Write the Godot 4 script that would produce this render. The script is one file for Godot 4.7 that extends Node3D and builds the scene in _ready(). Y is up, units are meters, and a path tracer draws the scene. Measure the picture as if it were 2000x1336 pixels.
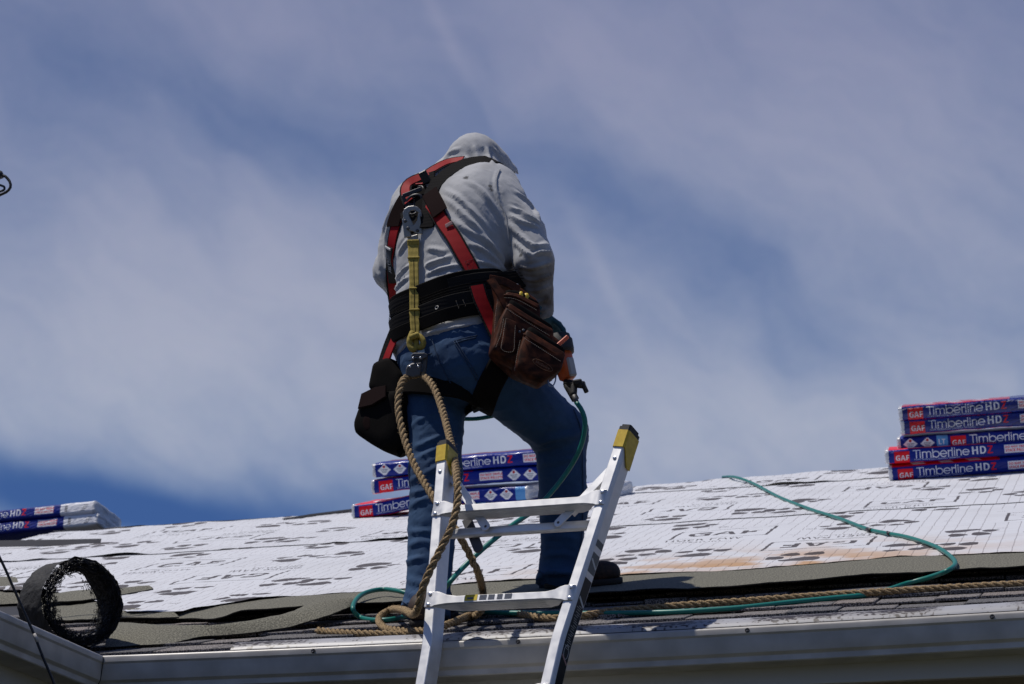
extends Node3D

# A roofer on a low pitched roof seen from the ground; x runs along the eave, z towards the garden, y up, metres.
const EY := 2.8849          # height of the gutter lip
const TP := 0.327           # rise of the roof per metre
const FO := 0.045           # new felt lies this far above the old shingle plane
var rng := RandomNumberGenerator.new()
var M := {}
var T := {}
var taken := {}


func _ready() -> void:
	rng.seed = 7
	var cam := Camera3D.new()
	cam.name = "camera"
	var lens := CameraAttributesPhysical.new()
	lens.frustum_focal_length = 84.43
	lens.frustum_focus_distance = 7.25
	lens.exposure_aperture = 10.0
	cam.attributes = lens
	cam.fov = 16.178
	cam.near = 0.05
	cam.far = 2000.0
	add_child(cam)
	cam.position = Vector3(1.711, 1.550, 6.711)
	cam.rotation = Vector3(deg_to_rad(17.921), deg_to_rad(14.3), 0)
	cam.fov = 16.178
	cam.current = true

	var we := WorldEnvironment.new()
	we.name = "world_environment"
	var env := Environment.new()
	env.background_mode = Environment.BG_SKY
	var sky := Sky.new()
	var pano := PanoramaSkyMaterial.new()
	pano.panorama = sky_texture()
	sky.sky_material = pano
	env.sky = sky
	env.background_energy_multiplier = 1.25
	env.tonemap_mode = Environment.TONE_MAPPER_LINEAR
	env.tonemap_exposure = 0.8
	env.sdfgi_enabled = true
	env.ssao_enabled = true
	env.ssil_enabled = true
	we.environment = env
	add_child(we)

	var sun := DirectionalLight3D.new()
	sun.name = "sun"
	sun.light_energy = 1.38
	sun.light_color = Color(1.0, 0.975, 0.94)
	sun.light_angular_distance = 0.5
	sun.shadow_enabled = true
	add_child(sun)
	sun.look_at_from_position(Vector3(-0.36, 0.93, 0.11) * 10.0, Vector3.ZERO, Vector3(0, 0, -1))

	textures()
	materials()
	build_house()
	build_roof_cover()
	build_loose_strips()
	build_ladder()
	build_bundles()
	build_person()
	build_gear()
	build_cables()


# ------------------------------------------------------------------ sky
func blob(x: float, y: float, cx: float, cy: float, rx: float, ry: float, turn := 0.0) -> float:
	var c := cos(turn)
	var s := sin(turn)
	var dx := x - cx
	var dy := y - cy
	var u := (dx * c + dy * s) / rx
	var v := (-dx * s + dy * c) / ry
	return exp(-(u * u + v * v))


func sky_colour(az: float, el: float, n1: FastNoiseLite, n2: FastNoiseLite) -> Color:
	# az, el in degrees; az 0 is the middle of the view, 82 units to the degree
	var x := 1000.0 + 82.0 * az
	var y := 668.0 - 82.0 * (el - 17.92)
	var wx := x + 90.0 * n2.get_noise_2d(x * 0.5, y * 0.5)
	var wy := y + 60.0 * n2.get_noise_2d(x * 0.5 + 900.0, y * 0.5)
	# cirrus drawn out along a slanting direction
	var c := cos(0.55)
	var s := sin(0.55)
	var f := n1.get_noise_2d((wx * c + wy * s) * 0.30, (-wx * s + wy * c) * 0.95)
	var g := n1.get_noise_2d((wx * c + wy * s) * 0.9 + 4000.0, (-wx * s + wy * c) * 2.6)
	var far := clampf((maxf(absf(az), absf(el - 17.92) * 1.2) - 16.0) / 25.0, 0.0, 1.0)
	var h := n2.get_noise_2d(x * 5.0 + y * 2.2, y * 9.0 - x * 3.0)
	var st := n1.get_noise_2d((wx * c + wy * s) * 0.8 + 900.0, (-wx * s * 0.8 + wy * c) * 5.0)
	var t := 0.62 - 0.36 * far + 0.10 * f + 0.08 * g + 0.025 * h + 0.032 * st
	t += 0.34 * blob(wx, wy, 330, 620, 560, 210, -0.1)
	t += 0.24 * blob(wx, wy, 1690, 260, 520, 260, 0.5)
	t += 0.24 * blob(wx, wy, 1500, 850, 1000, 150, 0.05)
	t += 0.16 * blob(wx, wy, 560, 60, 420, 110, 0.2)
	t += 0.20 * blob(wx, wy, 1130, 110, 260, 120, 0.6)
	t -= 0.28 * blob(wx, wy, 560, 260, 380, 90, 0.25)
	t -= 0.18 * blob(wx, wy, 1120, 330, 320, 80, 0.5)
	t -= 0.17 * blob(wx, wy, 1450, 550, 440, 85, 0.55)
	t -= 0.58 * blob(wx, y, 40, 970, 330, 58, 0.16)
	t -= 0.50 * blob(wx, y, 330, 1018, 330, 42, 0.06)
	t -= 0.20 * blob(wx, wy, 700, 1010, 300, 60, 0.1)
	t -= 0.12 * blob(wx, wy, 40, 160, 240, 160, 0.0)
	t += 0.17 * blob(x + 6.0 * g, y, 858, 70, 130, 16, 1.03)
	t += 0.13 * blob(x + 6.0 * g, y, 1185, 530, 150, 17, 1.1)
	t = clampf(t, 0.0, 1.0)
	t = t * t * (3.0 - 2.0 * t) * 0.5 + t * 0.5
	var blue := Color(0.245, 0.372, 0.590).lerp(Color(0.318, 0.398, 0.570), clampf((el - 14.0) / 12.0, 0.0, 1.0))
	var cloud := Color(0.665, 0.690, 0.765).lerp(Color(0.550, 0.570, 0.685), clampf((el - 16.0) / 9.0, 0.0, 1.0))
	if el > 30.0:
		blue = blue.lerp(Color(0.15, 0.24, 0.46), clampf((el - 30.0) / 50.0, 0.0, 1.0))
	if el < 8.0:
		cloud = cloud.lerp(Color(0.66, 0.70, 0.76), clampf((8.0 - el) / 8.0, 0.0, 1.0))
	return blue.lerp(cloud, t)


func sky_texture() -> ImageTexture:
	var n1 := FastNoiseLite.new()
	n1.seed = 11
	n1.frequency = 0.0042
	n1.fractal_octaves = 5
	n1.fractal_gain = 0.5
	var n2 := FastNoiseLite.new()
	n2.seed = 5
	n2.frequency = 0.006
	n2.fractal_octaves = 3
	var small := Image.create(512, 256, false, Image.FORMAT_RGB8)
	for j in 256:
		var el := 90.0 - 180.0 * (j + 0.5) / 256.0
		for i in 512:
			var az := 360.0 * (i + 0.5) / 512.0 + 14.3
			if az > 180.0:
				az -= 360.0
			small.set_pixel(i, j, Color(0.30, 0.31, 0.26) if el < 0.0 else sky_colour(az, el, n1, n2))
	small.resize(4096, 2048, Image.INTERPOLATE_CUBIC)
	for j in range(640, 1000):
		var el := 90.0 - 180.0 * (j + 0.5) / 2048.0
		for k in 420:
			var az := -18.4 + 360.0 * k / 4096.0
			var i := int(round((az - 14.3) / 360.0 * 4096.0 - 0.5))
			az = 360.0 * (i + 0.5) / 4096.0 + 14.3
			small.set_pixel(posmod(i, 4096), j, sky_colour(az, el, n1, n2))
	return ImageTexture.create_from_image(small)


# ------------------------------------------------------------------ nodes
func numbered(called: String) -> String:
	var k: int = taken.get(called, 0)
	taken[called] = k + 1
	return called if k == 0 else "%s_%03d" % [called, k]


func thing(called: String, label: String, category: String, at := Vector3.ZERO, group := "") -> Node3D:
	var o := Node3D.new()
	o.name = numbered(called)
	add_child(o)
	o.position = at
	tag(o, label, category, group)
	return o


func tag(o: Node, label: String, category: String, group := "") -> void:
	o.set_meta("label", label)
	o.set_meta("category", category)
	if group:
		o.set_meta("group", group)


func obj(called: String, shape, m: Material, parent: Node = self, label := "") -> MeshInstance3D:
	var o := MeshInstance3D.new()
	o.name = numbered(called) if parent == self else called
	if shape is SurfaceTool:
		shape.generate_normals()
		o.mesh = shape.commit()
	else:
		o.mesh = shape
	o.material_override = m
	parent.add_child(o, true)
	if parent is Node3D and parent != self:
		o.position = -(parent as Node3D).global_position
	if label:
		o.set_meta("label", label)
	return o


func new_st() -> SurfaceTool:
	var st := SurfaceTool.new()
	st.begin(Mesh.PRIMITIVE_TRIANGLES)
	st.set_smooth_group(0)
	st.set_uv(Vector2.ZERO)
	return st


# ------------------------------------------------------------------ mesh helpers
func tri_out(st: SurfaceTool, a: Vector3, b: Vector3, c: Vector3, mid: Vector3) -> void:
	if (a - c).cross(a - b).dot((a + b + c) / 3.0 - mid) < 0.0:
		var k := b
		b = c
		c = k
	st.add_vertex(a)
	st.add_vertex(b)
	st.add_vertex(c)


func quad_out(st: SurfaceTool, a: Vector3, b: Vector3, c: Vector3, d: Vector3, mid: Vector3) -> void:
	tri_out(st, a, b, c, mid)
	tri_out(st, a, c, d, mid)


# a box with chamfered edges
func bx(st: SurfaceTool, t: Transform3D, s: Vector3, ch := 0.002) -> void:
	st.set_smooth_group(-1)
	var h := s * 0.5
	ch = minf(ch, minf(h.x, minf(h.y, h.z)) * 0.9)
	var pt := func(sx: float, sy: float, sz: float, ax: int) -> Vector3:
		return t * Vector3(sx * (h.x - (0.0 if ax == 0 else ch)), sy * (h.y - (0.0 if ax == 1 else ch)), sz * (h.z - (0.0 if ax == 2 else ch)))
	var mid := t.origin
	for s1 in [-1.0, 1.0]:
		quad_out(st, pt.call(s1, -1.0, -1.0, 0), pt.call(s1, 1.0, -1.0, 0), pt.call(s1, 1.0, 1.0, 0), pt.call(s1, -1.0, 1.0, 0), mid)
		quad_out(st, pt.call(-1.0, s1, -1.0, 1), pt.call(1.0, s1, -1.0, 1), pt.call(1.0, s1, 1.0, 1), pt.call(-1.0, s1, 1.0, 1), mid)
		quad_out(st, pt.call(-1.0, -1.0, s1, 2), pt.call(1.0, -1.0, s1, 2), pt.call(1.0, 1.0, s1, 2), pt.call(-1.0, 1.0, s1, 2), mid)
		for s2 in [-1.0, 1.0]:
			quad_out(st, pt.call(-1.0, s1, s2, 1), pt.call(1.0, s1, s2, 1), pt.call(1.0, s1, s2, 2), pt.call(-1.0, s1, s2, 2), mid)
			quad_out(st, pt.call(s1, -1.0, s2, 0), pt.call(s1, 1.0, s2, 0), pt.call(s1, 1.0, s2, 2), pt.call(s1, -1.0, s2, 2), mid)
			quad_out(st, pt.call(s1, s2, -1.0, 0), pt.call(s1, s2, 1.0, 0), pt.call(s1, s2, 1.0, 1), pt.call(s1, s2, -1.0, 1), mid)
			for s3 in [-1.0, 1.0]:
				tri_out(st, pt.call(s1, s2, s3, 0), pt.call(s1, s2, s3, 1), pt.call(s1, s2, s3, 2), mid)
	st.set_smooth_group(0)


func catmull(pts: Array, step: float) -> PackedVector3Array:
	var out := PackedVector3Array()
	for i in pts.size() - 1:
		var p0: Vector3 = pts[maxi(i - 1, 0)]
		var p1: Vector3 = pts[i]
		var p2: Vector3 = pts[i + 1]
		var p3: Vector3 = pts[mini(i + 2, pts.size() - 1)]
		var n := maxi(1, int(ceil(p1.distance_to(p2) / step)))
		for k in n:
			out.append(p1.cubic_interpolate(p2, p0, p3, float(k) / n))
	out.append(pts[-1])
	return out


func frames(path: PackedVector3Array, hint := Vector3.UP) -> Array:
	var out := []
	var n := path.size()
	var side := Vector3.ZERO
	for i in n:
		var t := (path[mini(i + 1, n - 1)] - path[maxi(i - 1, 0)]).normalized()
		if i == 0:
			side = hint.cross(t)
			if side.length() < 0.05:
				side = Vector3.RIGHT.cross(t)
		side = (side - t * side.dot(t)).normalized()
		out.append([t, side, t.cross(side)])
	return out


# a round tube along a path; r a number or one radius per point
func tube(st: SurfaceTool, path: PackedVector3Array, r, sides := 8, caps := true) -> void:
	var fr := frames(path)
	var n := path.size()
	var rings := []
	var run := 0.0
	for i in n:
		var ring := PackedVector3Array()
		var ri: float = r if (r is float or r is int) else r[i]
		for k in sides + 1:
			var a := TAU * k / sides
			ring.append(path[i] + (fr[i][1] * cos(a) + fr[i][2] * sin(a)) * ri)
		rings.append(ring)
	for i in n - 1:
		var len := path[i].distance_to(path[i + 1])
		for k in sides:
			var u0 := float(k) / sides
			var u1 := float(k + 1) / sides
			put_uv(st, rings[i][k], u0, run)
			put_uv(st, rings[i + 1][k], u0, run + len)
			put_uv(st, rings[i + 1][k + 1], u1, run + len)
			put_uv(st, rings[i][k], u0, run)
			put_uv(st, rings[i + 1][k + 1], u1, run + len)
			put_uv(st, rings[i][k + 1], u1, run)
		run += len
	if caps:
		for e in [0, n - 1]:
			for k in sides:
				tri_out(st, path[e], rings[e][k], rings[e][k + 1], path[e] + fr[e][0] * (0.01 if e == 0 else -0.01))


func put_uv(st: SurfaceTool, p: Vector3, u: float, v: float) -> void:
	st.set_uv(Vector2(u, v))
	st.add_vertex(p)


# a flat band of webbing, leather or metal: width across the path, normals given per point
func ribbon(st: SurfaceTool, path: PackedVector3Array, nrm: PackedVector3Array, w, th: float, closed := false) -> void:
	var n := path.size()
	var sec := []
	for i in n:
		var a := path[posmod(i - 1, n)] if closed else path[maxi(i - 1, 0)]
		var b := path[posmod(i + 1, n)] if closed else path[mini(i + 1, n - 1)]
		var t := (b - a).normalized()
		var nn := (nrm[i] - t * nrm[i].dot(t)).normalized()
		var s := t.cross(nn)
		var wi: float = w if (w is float or w is int) else w[i]
		var c := th * 0.45
		var h := wi * 0.5
		sec.append([path[i] + s * h + nn * (th * 0.5 - c), path[i] + s * (h - c) + nn * th * 0.5, path[i] - s * (h - c) + nn * th * 0.5, path[i] - s * h + nn * (th * 0.5 - c), path[i] - s * h - nn * th * 0.5, path[i] + s * h - nn * th * 0.5])
	st.set_smooth_group(-1)
	var run := 0.0
	for i in (n if closed else n - 1):
		var j := (i + 1) % n
		var mid := (path[i] + path[j]) * 0.5
		var len := path[i].distance_to(path[j])
		for k in 6:
			var k2 := (k + 1) % 6
			st.set_uv(Vector2(k / 6.0, run))
			st.set_smooth_group(k + 1)
			quad_out(st, sec[i][k], sec[j][k], sec[j][k2], sec[i][k2], mid)
		run += len
	if not closed:
		for e in [0, n - 1]:
			var away := path[1] if e == 0 else path[n - 2]
			for k in range(1, 5):
				tri_out(st, sec[e][0], sec[e][k], sec[e][k + 1], away)
	st.set_smooth_group(0)


# a flat shape with thickness: outline in the xy plane of t
func plate(st: SurfaceTool, outline: PackedVector2Array, t: Transform3D, depth: float, bevel := 0.0) -> void:
	st.set_smooth_group(-1)
	var idx := Geometry2D.triangulate_polygon(outline)
	var n := outline.size()
	var inner := outline.duplicate()
	if bevel > 0.0:
		var ins := Geometry2D.offset_polygon(outline, -bevel)
		if ins.size() == 1:
			inner = ins[0]
			idx = Geometry2D.triangulate_polygon(inner)
	var up := t.basis.z.normalized()
	for s in [1.0, -1.0]:
		for k in range(0, idx.size(), 3):
			var a: Vector3 = t * Vector3(inner[idx[k]].x, inner[idx[k]].y, s * depth * 0.5)
			var b: Vector3 = t * Vector3(inner[idx[k + 1]].x, inner[idx[k + 1]].y, s * depth * 0.5)
			var c: Vector3 = t * Vector3(inner[idx[k + 2]].x, inner[idx[k + 2]].y, s * depth * 0.5)
			tri_out(st, a, b, c, (a + b + c) / 3.0 - up * s)
	var area := 0.0
	for k in n:
		area += outline[k].cross(outline[(k + 1) % n])
	var lip := depth * 0.5 - (minf(bevel, depth * 0.4) if bevel > 0.0 else 0.0)
	for k in n:
		var p := outline[k]
		var q := outline[(k + 1) % n]
		var e := (q - p).normalized()
		var o2 := Vector2(e.y, -e.x) * signf(area)
		var m2 := (p + q) * 0.5 - o2
		quad_out(st, t * Vector3(p.x, p.y, lip), t * Vector3(q.x, q.y, lip), t * Vector3(q.x, q.y, -lip), t * Vector3(p.x, p.y, -lip), t * Vector3(m2.x, m2.y, 0))
	if bevel > 0.0 and inner != outline:
		# join rim and inset by nearest corners
		for s in [1.0, -1.0]:
			for k in n:
				var p := outline[k]
				var q := outline[(k + 1) % n]
				var a2 := near2(inner, p)
				var b2 := near2(inner, q)
				var far: Vector3 = t * Vector3((p.x + q.x) * 0.5, (p.y + q.y) * 0.5, 0) - up * s * 0.05
				quad_out(st, t * Vector3(p.x, p.y, s * lip), t * Vector3(q.x, q.y, s * lip), t * Vector3(b2.x, b2.y, s * depth * 0.5), t * Vector3(a2.x, a2.y, s * depth * 0.5), far)
	st.set_smooth_group(0)


func near2(poly: PackedVector2Array, p: Vector2) -> Vector2:
	var best := poly[0]
	for q in poly:
		if q.distance_squared_to(p) < best.distance_squared_to(p):
			best = q
	return best


# a puffed panel over a 3D outline: rings that shrink to the middle while they rise along n
func puff(st: SurfaceTool, poly: PackedVector3Array, n: Vector3, h: float, back := 0.004, levels := [[1.0, 0.0], [0.995, 0.45], [0.95, 0.8], [0.80, 0.97], [0.45, 1.0]]) -> void:
	var mid := Vector3.ZERO
	for p in poly:
		mid += p
	mid /= poly.size()
	var rings := []
	for l in levels:
		var ring := PackedVector3Array()
		for p in poly:
			ring.append(mid + (p - mid) * l[0] + n * h * l[1])
		rings.append(ring)
	var base := PackedVector3Array()
	for p in poly:
		base.append(p - n * back)
	rings.push_front(base)
	var inside := mid - n * (back + 0.2)
	for r in rings.size() - 1:
		for k in poly.size():
			var k2 := (k + 1) % poly.size()
			quad_out(st, rings[r][k], rings[r + 1][k], rings[r + 1][k2], rings[r][k2], mid - n * 0.02)
	var topc := mid + n * h
	for k in poly.size():
		tri_out(st, topc, rings[-1][k], rings[-1][(k + 1) % poly.size()], inside)
		tri_out(st, mid - n * back, base[k], base[(k + 1) % poly.size()], topc)


# turned shape: prof of (radius, height) along the y axis of t
func lathe(st: SurfaceTool, prof: PackedVector2Array, t: Transform3D, sides := 16) -> void:
	for i in prof.size() - 1:
		for k in sides:
			var a0 := TAU * k / sides
			var a1 := TAU * (k + 1) / sides
			var p := func(a: float, q: Vector2) -> Vector3: return t * Vector3(cos(a) * q.x, q.y, sin(a) * q.x)
			var mid := t * Vector3(0, (prof[i].y + prof[i + 1].y) * 0.5, 0)
			if absf(prof[i].y - prof[i + 1].y) < 0.2 * absf(prof[i].x - prof[i + 1].x):
				mid = t * Vector3(0, prof[i].y + (-0.05 if i > prof.size() / 2 else 0.05), 0)
			quad_out(st, p.call(a0, prof[i]), p.call(a0, prof[i + 1]), p.call(a1, prof[i + 1]), p.call(a1, prof[i]), mid)


func dome(st: SurfaceTool, at: Vector3, n: Vector3, r: float, h: float) -> void:
	lathe(st, PackedVector2Array([Vector2(r, 0), Vector2(r * 0.96, h * 0.5), Vector2(r * 0.7, h * 0.87), Vector2(r * 0.35, h), Vector2(0.0001, h * 1.02)]), basis_y(n, at), 10)


func basis_y(n: Vector3, at: Vector3) -> Transform3D:
	var y := n.normalized()
	var x := y.cross(Vector3(0.31, 0.2, 0.93)).normalized()
	return Transform3D(Basis(x, y, x.cross(y)), at)


func basis_zx(z: Vector3, x: Vector3, at: Vector3) -> Transform3D:
	var zz := z.normalized()
	var yy := zz.cross(x).normalized()
	return Transform3D(Basis(yy.cross(zz), yy, zz), at)


# three strands laid round each other
func laid_rope(st: SurfaceTool, pts: Array, r: float, pitch := 0.082) -> void:
	var path := catmull(pts, 0.0075)
	var fr := frames(path)
	for s in 3:
		var sub := PackedVector3Array()
		var rad := PackedFloat32Array()
		var run := 0.0
		for i in path.size():
			if i:
				run += path[i].distance_to(path[i - 1])
			var a := TAU * (s / 3.0 + run / pitch)
			sub.append(path[i] + (fr[i][1] * cos(a) + fr[i][2] * sin(a)) * r * 0.56)
			rad.append(r * (0.50 + 0.05 * sin(run * 260.0 + s * 2.0)))
		tube(st, sub, rad, 7)


# ------------------------------------------------------------------ pictures
func lin(r: float, g: float, b: float) -> Color:
	return Color(r, g, b).linear_to_srgb()


func noise_image(seed_: int, freq: float, oct: int, size := 256, kind := FastNoiseLite.TYPE_SIMPLEX_SMOOTH) -> Image:
	var n := FastNoiseLite.new()
	n.seed = seed_
	n.noise_type = kind
	n.frequency = freq
	n.fractal_octaves = oct
	return n.get_seamless_image(size, size)


func ramp_tex(src: Image, lo: Color, hi: Color, gain := 1.0, bias := 0.0) -> ImageTexture:
	var im := Image.create(src.get_width(), src.get_height(), false, Image.FORMAT_RGB8)
	for y in src.get_height():
		for x in src.get_width():
			im.set_pixel(x, y, lo.lerp(hi, clampf((src.get_pixel(x, y).r - 0.5) * gain + 0.5 + bias, 0.0, 1.0)))
	return ImageTexture.create_from_image(im)


func fill_poly(im: Image, pts: PackedVector2Array, col: Color) -> void:
	var lo := im.get_height()
	var hi := 0
	for p in pts:
		lo = mini(lo, int(floor(p.y)))
		hi = maxi(hi, int(ceil(p.y)))
	for y in range(maxi(lo, 0), mini(hi, im.get_height() - 1) + 1):
		var yc := y + 0.5
		var xs := []
		for k in pts.size():
			var a := pts[k]
			var b := pts[(k + 1) % pts.size()]
			if (a.y <= yc) != (b.y <= yc):
				xs.append(a.x + (yc - a.y) / (b.y - a.y) * (b.x - a.x))
		xs.sort()
		for k in range(0, xs.size() - 1, 2):
			var x0 := int(round(xs[k]))
			var x1 := int(round(xs[k + 1]))
			if x1 > x0:
				im.fill_rect(Rect2i(x0, y, x1 - x0, 1), col)


func oval(im: Image, c: Vector2, rx: float, ry: float, turn: float, col: Color, pinch := 0.0) -> void:
	var pts := PackedVector2Array()
	for k in 20:
		var a := TAU * k / 20
		var q := Vector2(cos(a) * rx, sin(a) * ry * (1.0 + pinch * cos(a)))
		pts.append(c + q.rotated(turn))
	fill_poly(im, pts, col)


func stroke(im: Image, pts: PackedVector2Array, w: float, col: Color) -> void:
	for k in pts.size() - 1:
		var d := (pts[k + 1] - pts[k]).normalized() * w * 0.5
		var s := Vector2(-d.y, d.x)
		fill_poly(im, PackedVector2Array([pts[k] + s - d, pts[k + 1] + s + d, pts[k + 1] - s + d, pts[k] - s - d]), col)


# lettering: glyph outlines of a TextMesh, filled
func write(im: Image, text: String, at: Vector2, height: float, col: Color, bold := false, squeeze := 1.0, turn := 0.0) -> float:
	var tm := TextMesh.new()
	var f := SystemFont.new()
	f.font_names = PackedStringArray(["Droid Sans"])
	if bold:
		f.font_weight = 700
	tm.font = f
	tm.text = text
	tm.font_size = 64
	tm.pixel_size = 0.01
	tm.depth = 0.0
	tm.curve_step = 1.0
	tm.horizontal_alignment = HORIZONTAL_ALIGNMENT_LEFT
	var arr := tm.get_mesh_arrays()
	var v: PackedVector3Array = arr[Mesh.ARRAY_VERTEX]
	var ix: PackedInt32Array = arr[Mesh.ARRAY_INDEX]
	var bb := tm.get_aabb()
	var k := height / 0.457   # capital height of 64 px at 0.01
	var count := ix.size() if ix.size() else v.size()
	for t in range(0, count, 3):
		var p := PackedVector2Array()
		for e in 3:
			var q: Vector3 = v[ix[t + e]] if ix.size() else v[t + e]
			p.append(at + (Vector2((q.x - bb.position.x) * k * squeeze, -(q.y - bb.position.y) * k)).rotated(turn))
		fill_poly(im, p, col)
	return bb.size.x * k * squeeze


func textures() -> void:
	# roofing felt, 2.4 m along the eave by 2.2 m up the slope
	var w := 2048
	var h := 1536
	var im := Image.create(w, h, false, Image.FORMAT_RGB8)
	var white := Color(0.795, 0.802, 0.825)
	var line := Color(0.60, 0.595, 0.615)
	var ink := Color(0.275, 0.262, 0.275)
	im.fill(white)
	for k in 48:
		im.fill_rect(Rect2i(int(k * w / 48.0), 0, 3, h), line)
	for k in 24:
		im.fill_rect(Rect2i(0, int(k * h / 24.0), w, 2), Color(0.72, 0.71, 0.73))
		im.fill_rect(Rect2i(0, int(k * h / 24.0 + h / 48.0), w, 2), Color(0.80, 0.80, 0.81))
	var r := RandomNumberGenerator.new()
	r.seed = 3
	var logo := func(x: float, y: float, flip: bool) -> void:
		var tile := Image.create(420, 430, false, Image.FORMAT_RGB8)
		tile.fill(white)
		stroke(tile, PackedVector2Array([Vector2(40, 60), Vector2(40, 300)]), 11, ink)
		stroke(tile, PackedVector2Array([Vector2(385, 60), Vector2(385, 300)]), 11, ink)
		stroke(tile, PackedVector2Array([Vector2(40, 60), Vector2(385, 60)]), 5, ink)
		stroke(tile, PackedVector2Array([Vector2(40, 300), Vector2(385, 300)]), 5, ink)
		write(tile, "GAF", Vector2(88, 236), 106, ink, true, 0.92)
		write(tile, "TIGER PAW", Vector2(30, 378), 44, ink, false, 0.92)
		write(tile, "PREMIUM", Vector2(60, 418), 22, ink, false, 1.4)
		if flip:
			tile.rotate_180()
		im.blit_rect(tile, Rect2i(0, 0, 420, 430), Vector2i(int(x), int(y)))
	logo.call(560, 760, true)
	logo.call(1500, 1080, false)
	logo.call(1320, 250, true)
	logo.call(140, 330, false)
	var paw := func(x: float, y: float, s: float, turn: float) -> void:
		for q in [[0.0, 0.0, 54.0, 34.0, 0.4], [-62.0, -50.0, 24.0, 26.0, 0.35], [-22.0, -92.0, 26.0, 26.0, 0.35], [40.0, -82.0, 27.0, 26.0, 0.35]]:
			var c: Vector2 = Vector2(x, y) + Vector2(q[0], q[1] * 1.15).rotated(turn) * s
			oval(im, c, q[2] * s, q[3] * s * 1.05, turn + r.randf_range(-0.15, 0.15), ink, q[4])
	for q in [[120, 1260], [370, 1130], [1060, 1190], [1210, 1360], [760, 1400], [1960, 880], [1740, 740], [1230, 880], [160, 930], [760, 560], [960, 440], [1940, 420], [720, 160], [1100, 120], [1880, 110], [150, 130]]:
		paw.call(q[0], q[1], r.randf_range(1.1, 1.3), (PI if r.randf() < 0.45 else 0.0) + r.randf_range(-0.35, 0.35))
	for k in 30:
		write(im, "(GAF)", Vector2(r.randf_range(20, w - 60), r.randf_range(20, h - 20)), 11, ink, false, 1.0)
	var dirt := noise_image(21, 0.006, 5, 512)
	for y in range(0, h, 4):
		for x in range(0, w, 4):
			var d := dirt.get_pixel(x % 512, y % 512).r
			if d > 0.60:
				var c := im.get_pixel(x, y)
				im.fill_rect(Rect2i(x, y, 1, 1), c.darkened((d - 0.60) * 0.5))
	im.resize(1536, 1024, Image.INTERPOLATE_LANCZOS)
	T.felt = ImageTexture.create_from_image(im)

	T.grain_im = noise_image(2, 0.16, 2)
	T.soft_im = noise_image(8, 0.02, 5)
	T.fine_im = noise_image(13, 0.35, 1)
	T.weave_im = noise_image(31, 0.30, 2)
	T.grain = ImageTexture.create_from_image(T.grain_im)
	T.soft = ImageTexture.create_from_image(T.soft_im)
	T.fine = ImageTexture.create_from_image(T.fine_im)
	T.weave = ImageTexture.create_from_image(T.weave_im)
	# blotches for dirt on painted metal
	var b1 := noise_image(41, 0.075, 4)
	var b2 := noise_image(43, 0.012, 3)
	var bl := Image.create(256, 256, false, Image.FORMAT_RGB8)
	for y in 256:
		for x in 256:
			var v := b1.get_pixel(x, y).r + (b2.get_pixel(x, y).r - 0.5) * 0.9
			var k := clampf((v - 0.62) * 12.0, 0.0, 1.0)
			var base := Color(0.90, 0.90, 0.90).lerp(Color(0.72, 0.70, 0.66), clampf((b2.get_pixel(x, y).r - 0.45) * 2.5, 0.0, 1.0))
			bl.set_pixel(x, y, base.lerp(Color(0.17, 0.15, 0.14), k))
	T.lichen = ImageTexture.create_from_image(bl)
	# the guard strip: clean rolled top, specks thick along its foot
	var g1 := FastNoiseLite.new()
	g1.seed = 47
	g1.frequency = 0.09
	g1.fractal_octaves = 3
	var gi := Image.create(2048, 64, false, Image.FORMAT_RGB8)
	for y in 64:
		for x in 2048:
			var patch := g1.get_noise_2d(x * 0.10, 3.0) + 0.6 * g1.get_noise_2d(x * 0.03, 9.0)
			var foot := exp(-pow((y / 64.0 - 0.62) / 0.20, 2.0))
			var v2 := g1.get_noise_2d(x * 1.1, y * 2.0) + 0.95 * foot * (0.6 + patch * 1.3) - 0.44
			var k2 := clampf(v2 * 7.0, 0.0, 1.0)
			var base2 := Color(0.64, 0.64, 0.655).lerp(Color(0.47, 0.45, 0.42), clampf(foot * (0.5 + patch), 0.0, 0.8))
			gi.set_pixel(x, y, base2.lerp(Color(0.16, 0.13, 0.13), k2 * 0.92))
	T.guard = ImageTexture.create_from_image(gi)
	# ribbed webbing: lines along and across
	var rib := Image.create(64, 64, false, Image.FORMAT_RGB8)
	for y in 64:
		for x in 64:
			var v := 0.5 + 0.5 * sin(y * TAU / 8.0) * 0.6 + 0.2 * sin(x * TAU / 4.0)
			rib.set_pixel(x, y, Color(v, v, v))
	T.rib = ImageTexture.create_from_image(rib)


func mat(called: String, c: Color, rough := 0.8, metal := 0.0) -> StandardMaterial3D:
	var m := StandardMaterial3D.new()
	m.resource_name = called
	m.albedo_color = c
	m.roughness = rough
	m.metallic = metal
	M[called] = m
	return m


# colour that varies by a picture laid over three planes, per metre
func vary(m: StandardMaterial3D, src: Image, lo: Color, hi: Color, per_metre: float, gain := 1.6, bump: Texture2D = null, relief := 0.0) -> StandardMaterial3D:
	m.albedo_color = Color.WHITE
	m.albedo_texture = ramp_tex(src, lo, hi, gain)
	m.uv1_triplanar = true
	m.uv1_scale = Vector3.ONE * per_metre
	if bump:
		m.heightmap_enabled = true
		m.heightmap_texture = bump
		m.heightmap_scale = relief
	return m


func relief(m: StandardMaterial3D, bump: Texture2D, per_metre: float, cm: float) -> void:
	m.uv1_triplanar = true
	m.uv1_scale = Vector3.ONE * per_metre
	m.heightmap_enabled = true
	m.heightmap_texture = bump
	m.heightmap_scale = cm


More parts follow.
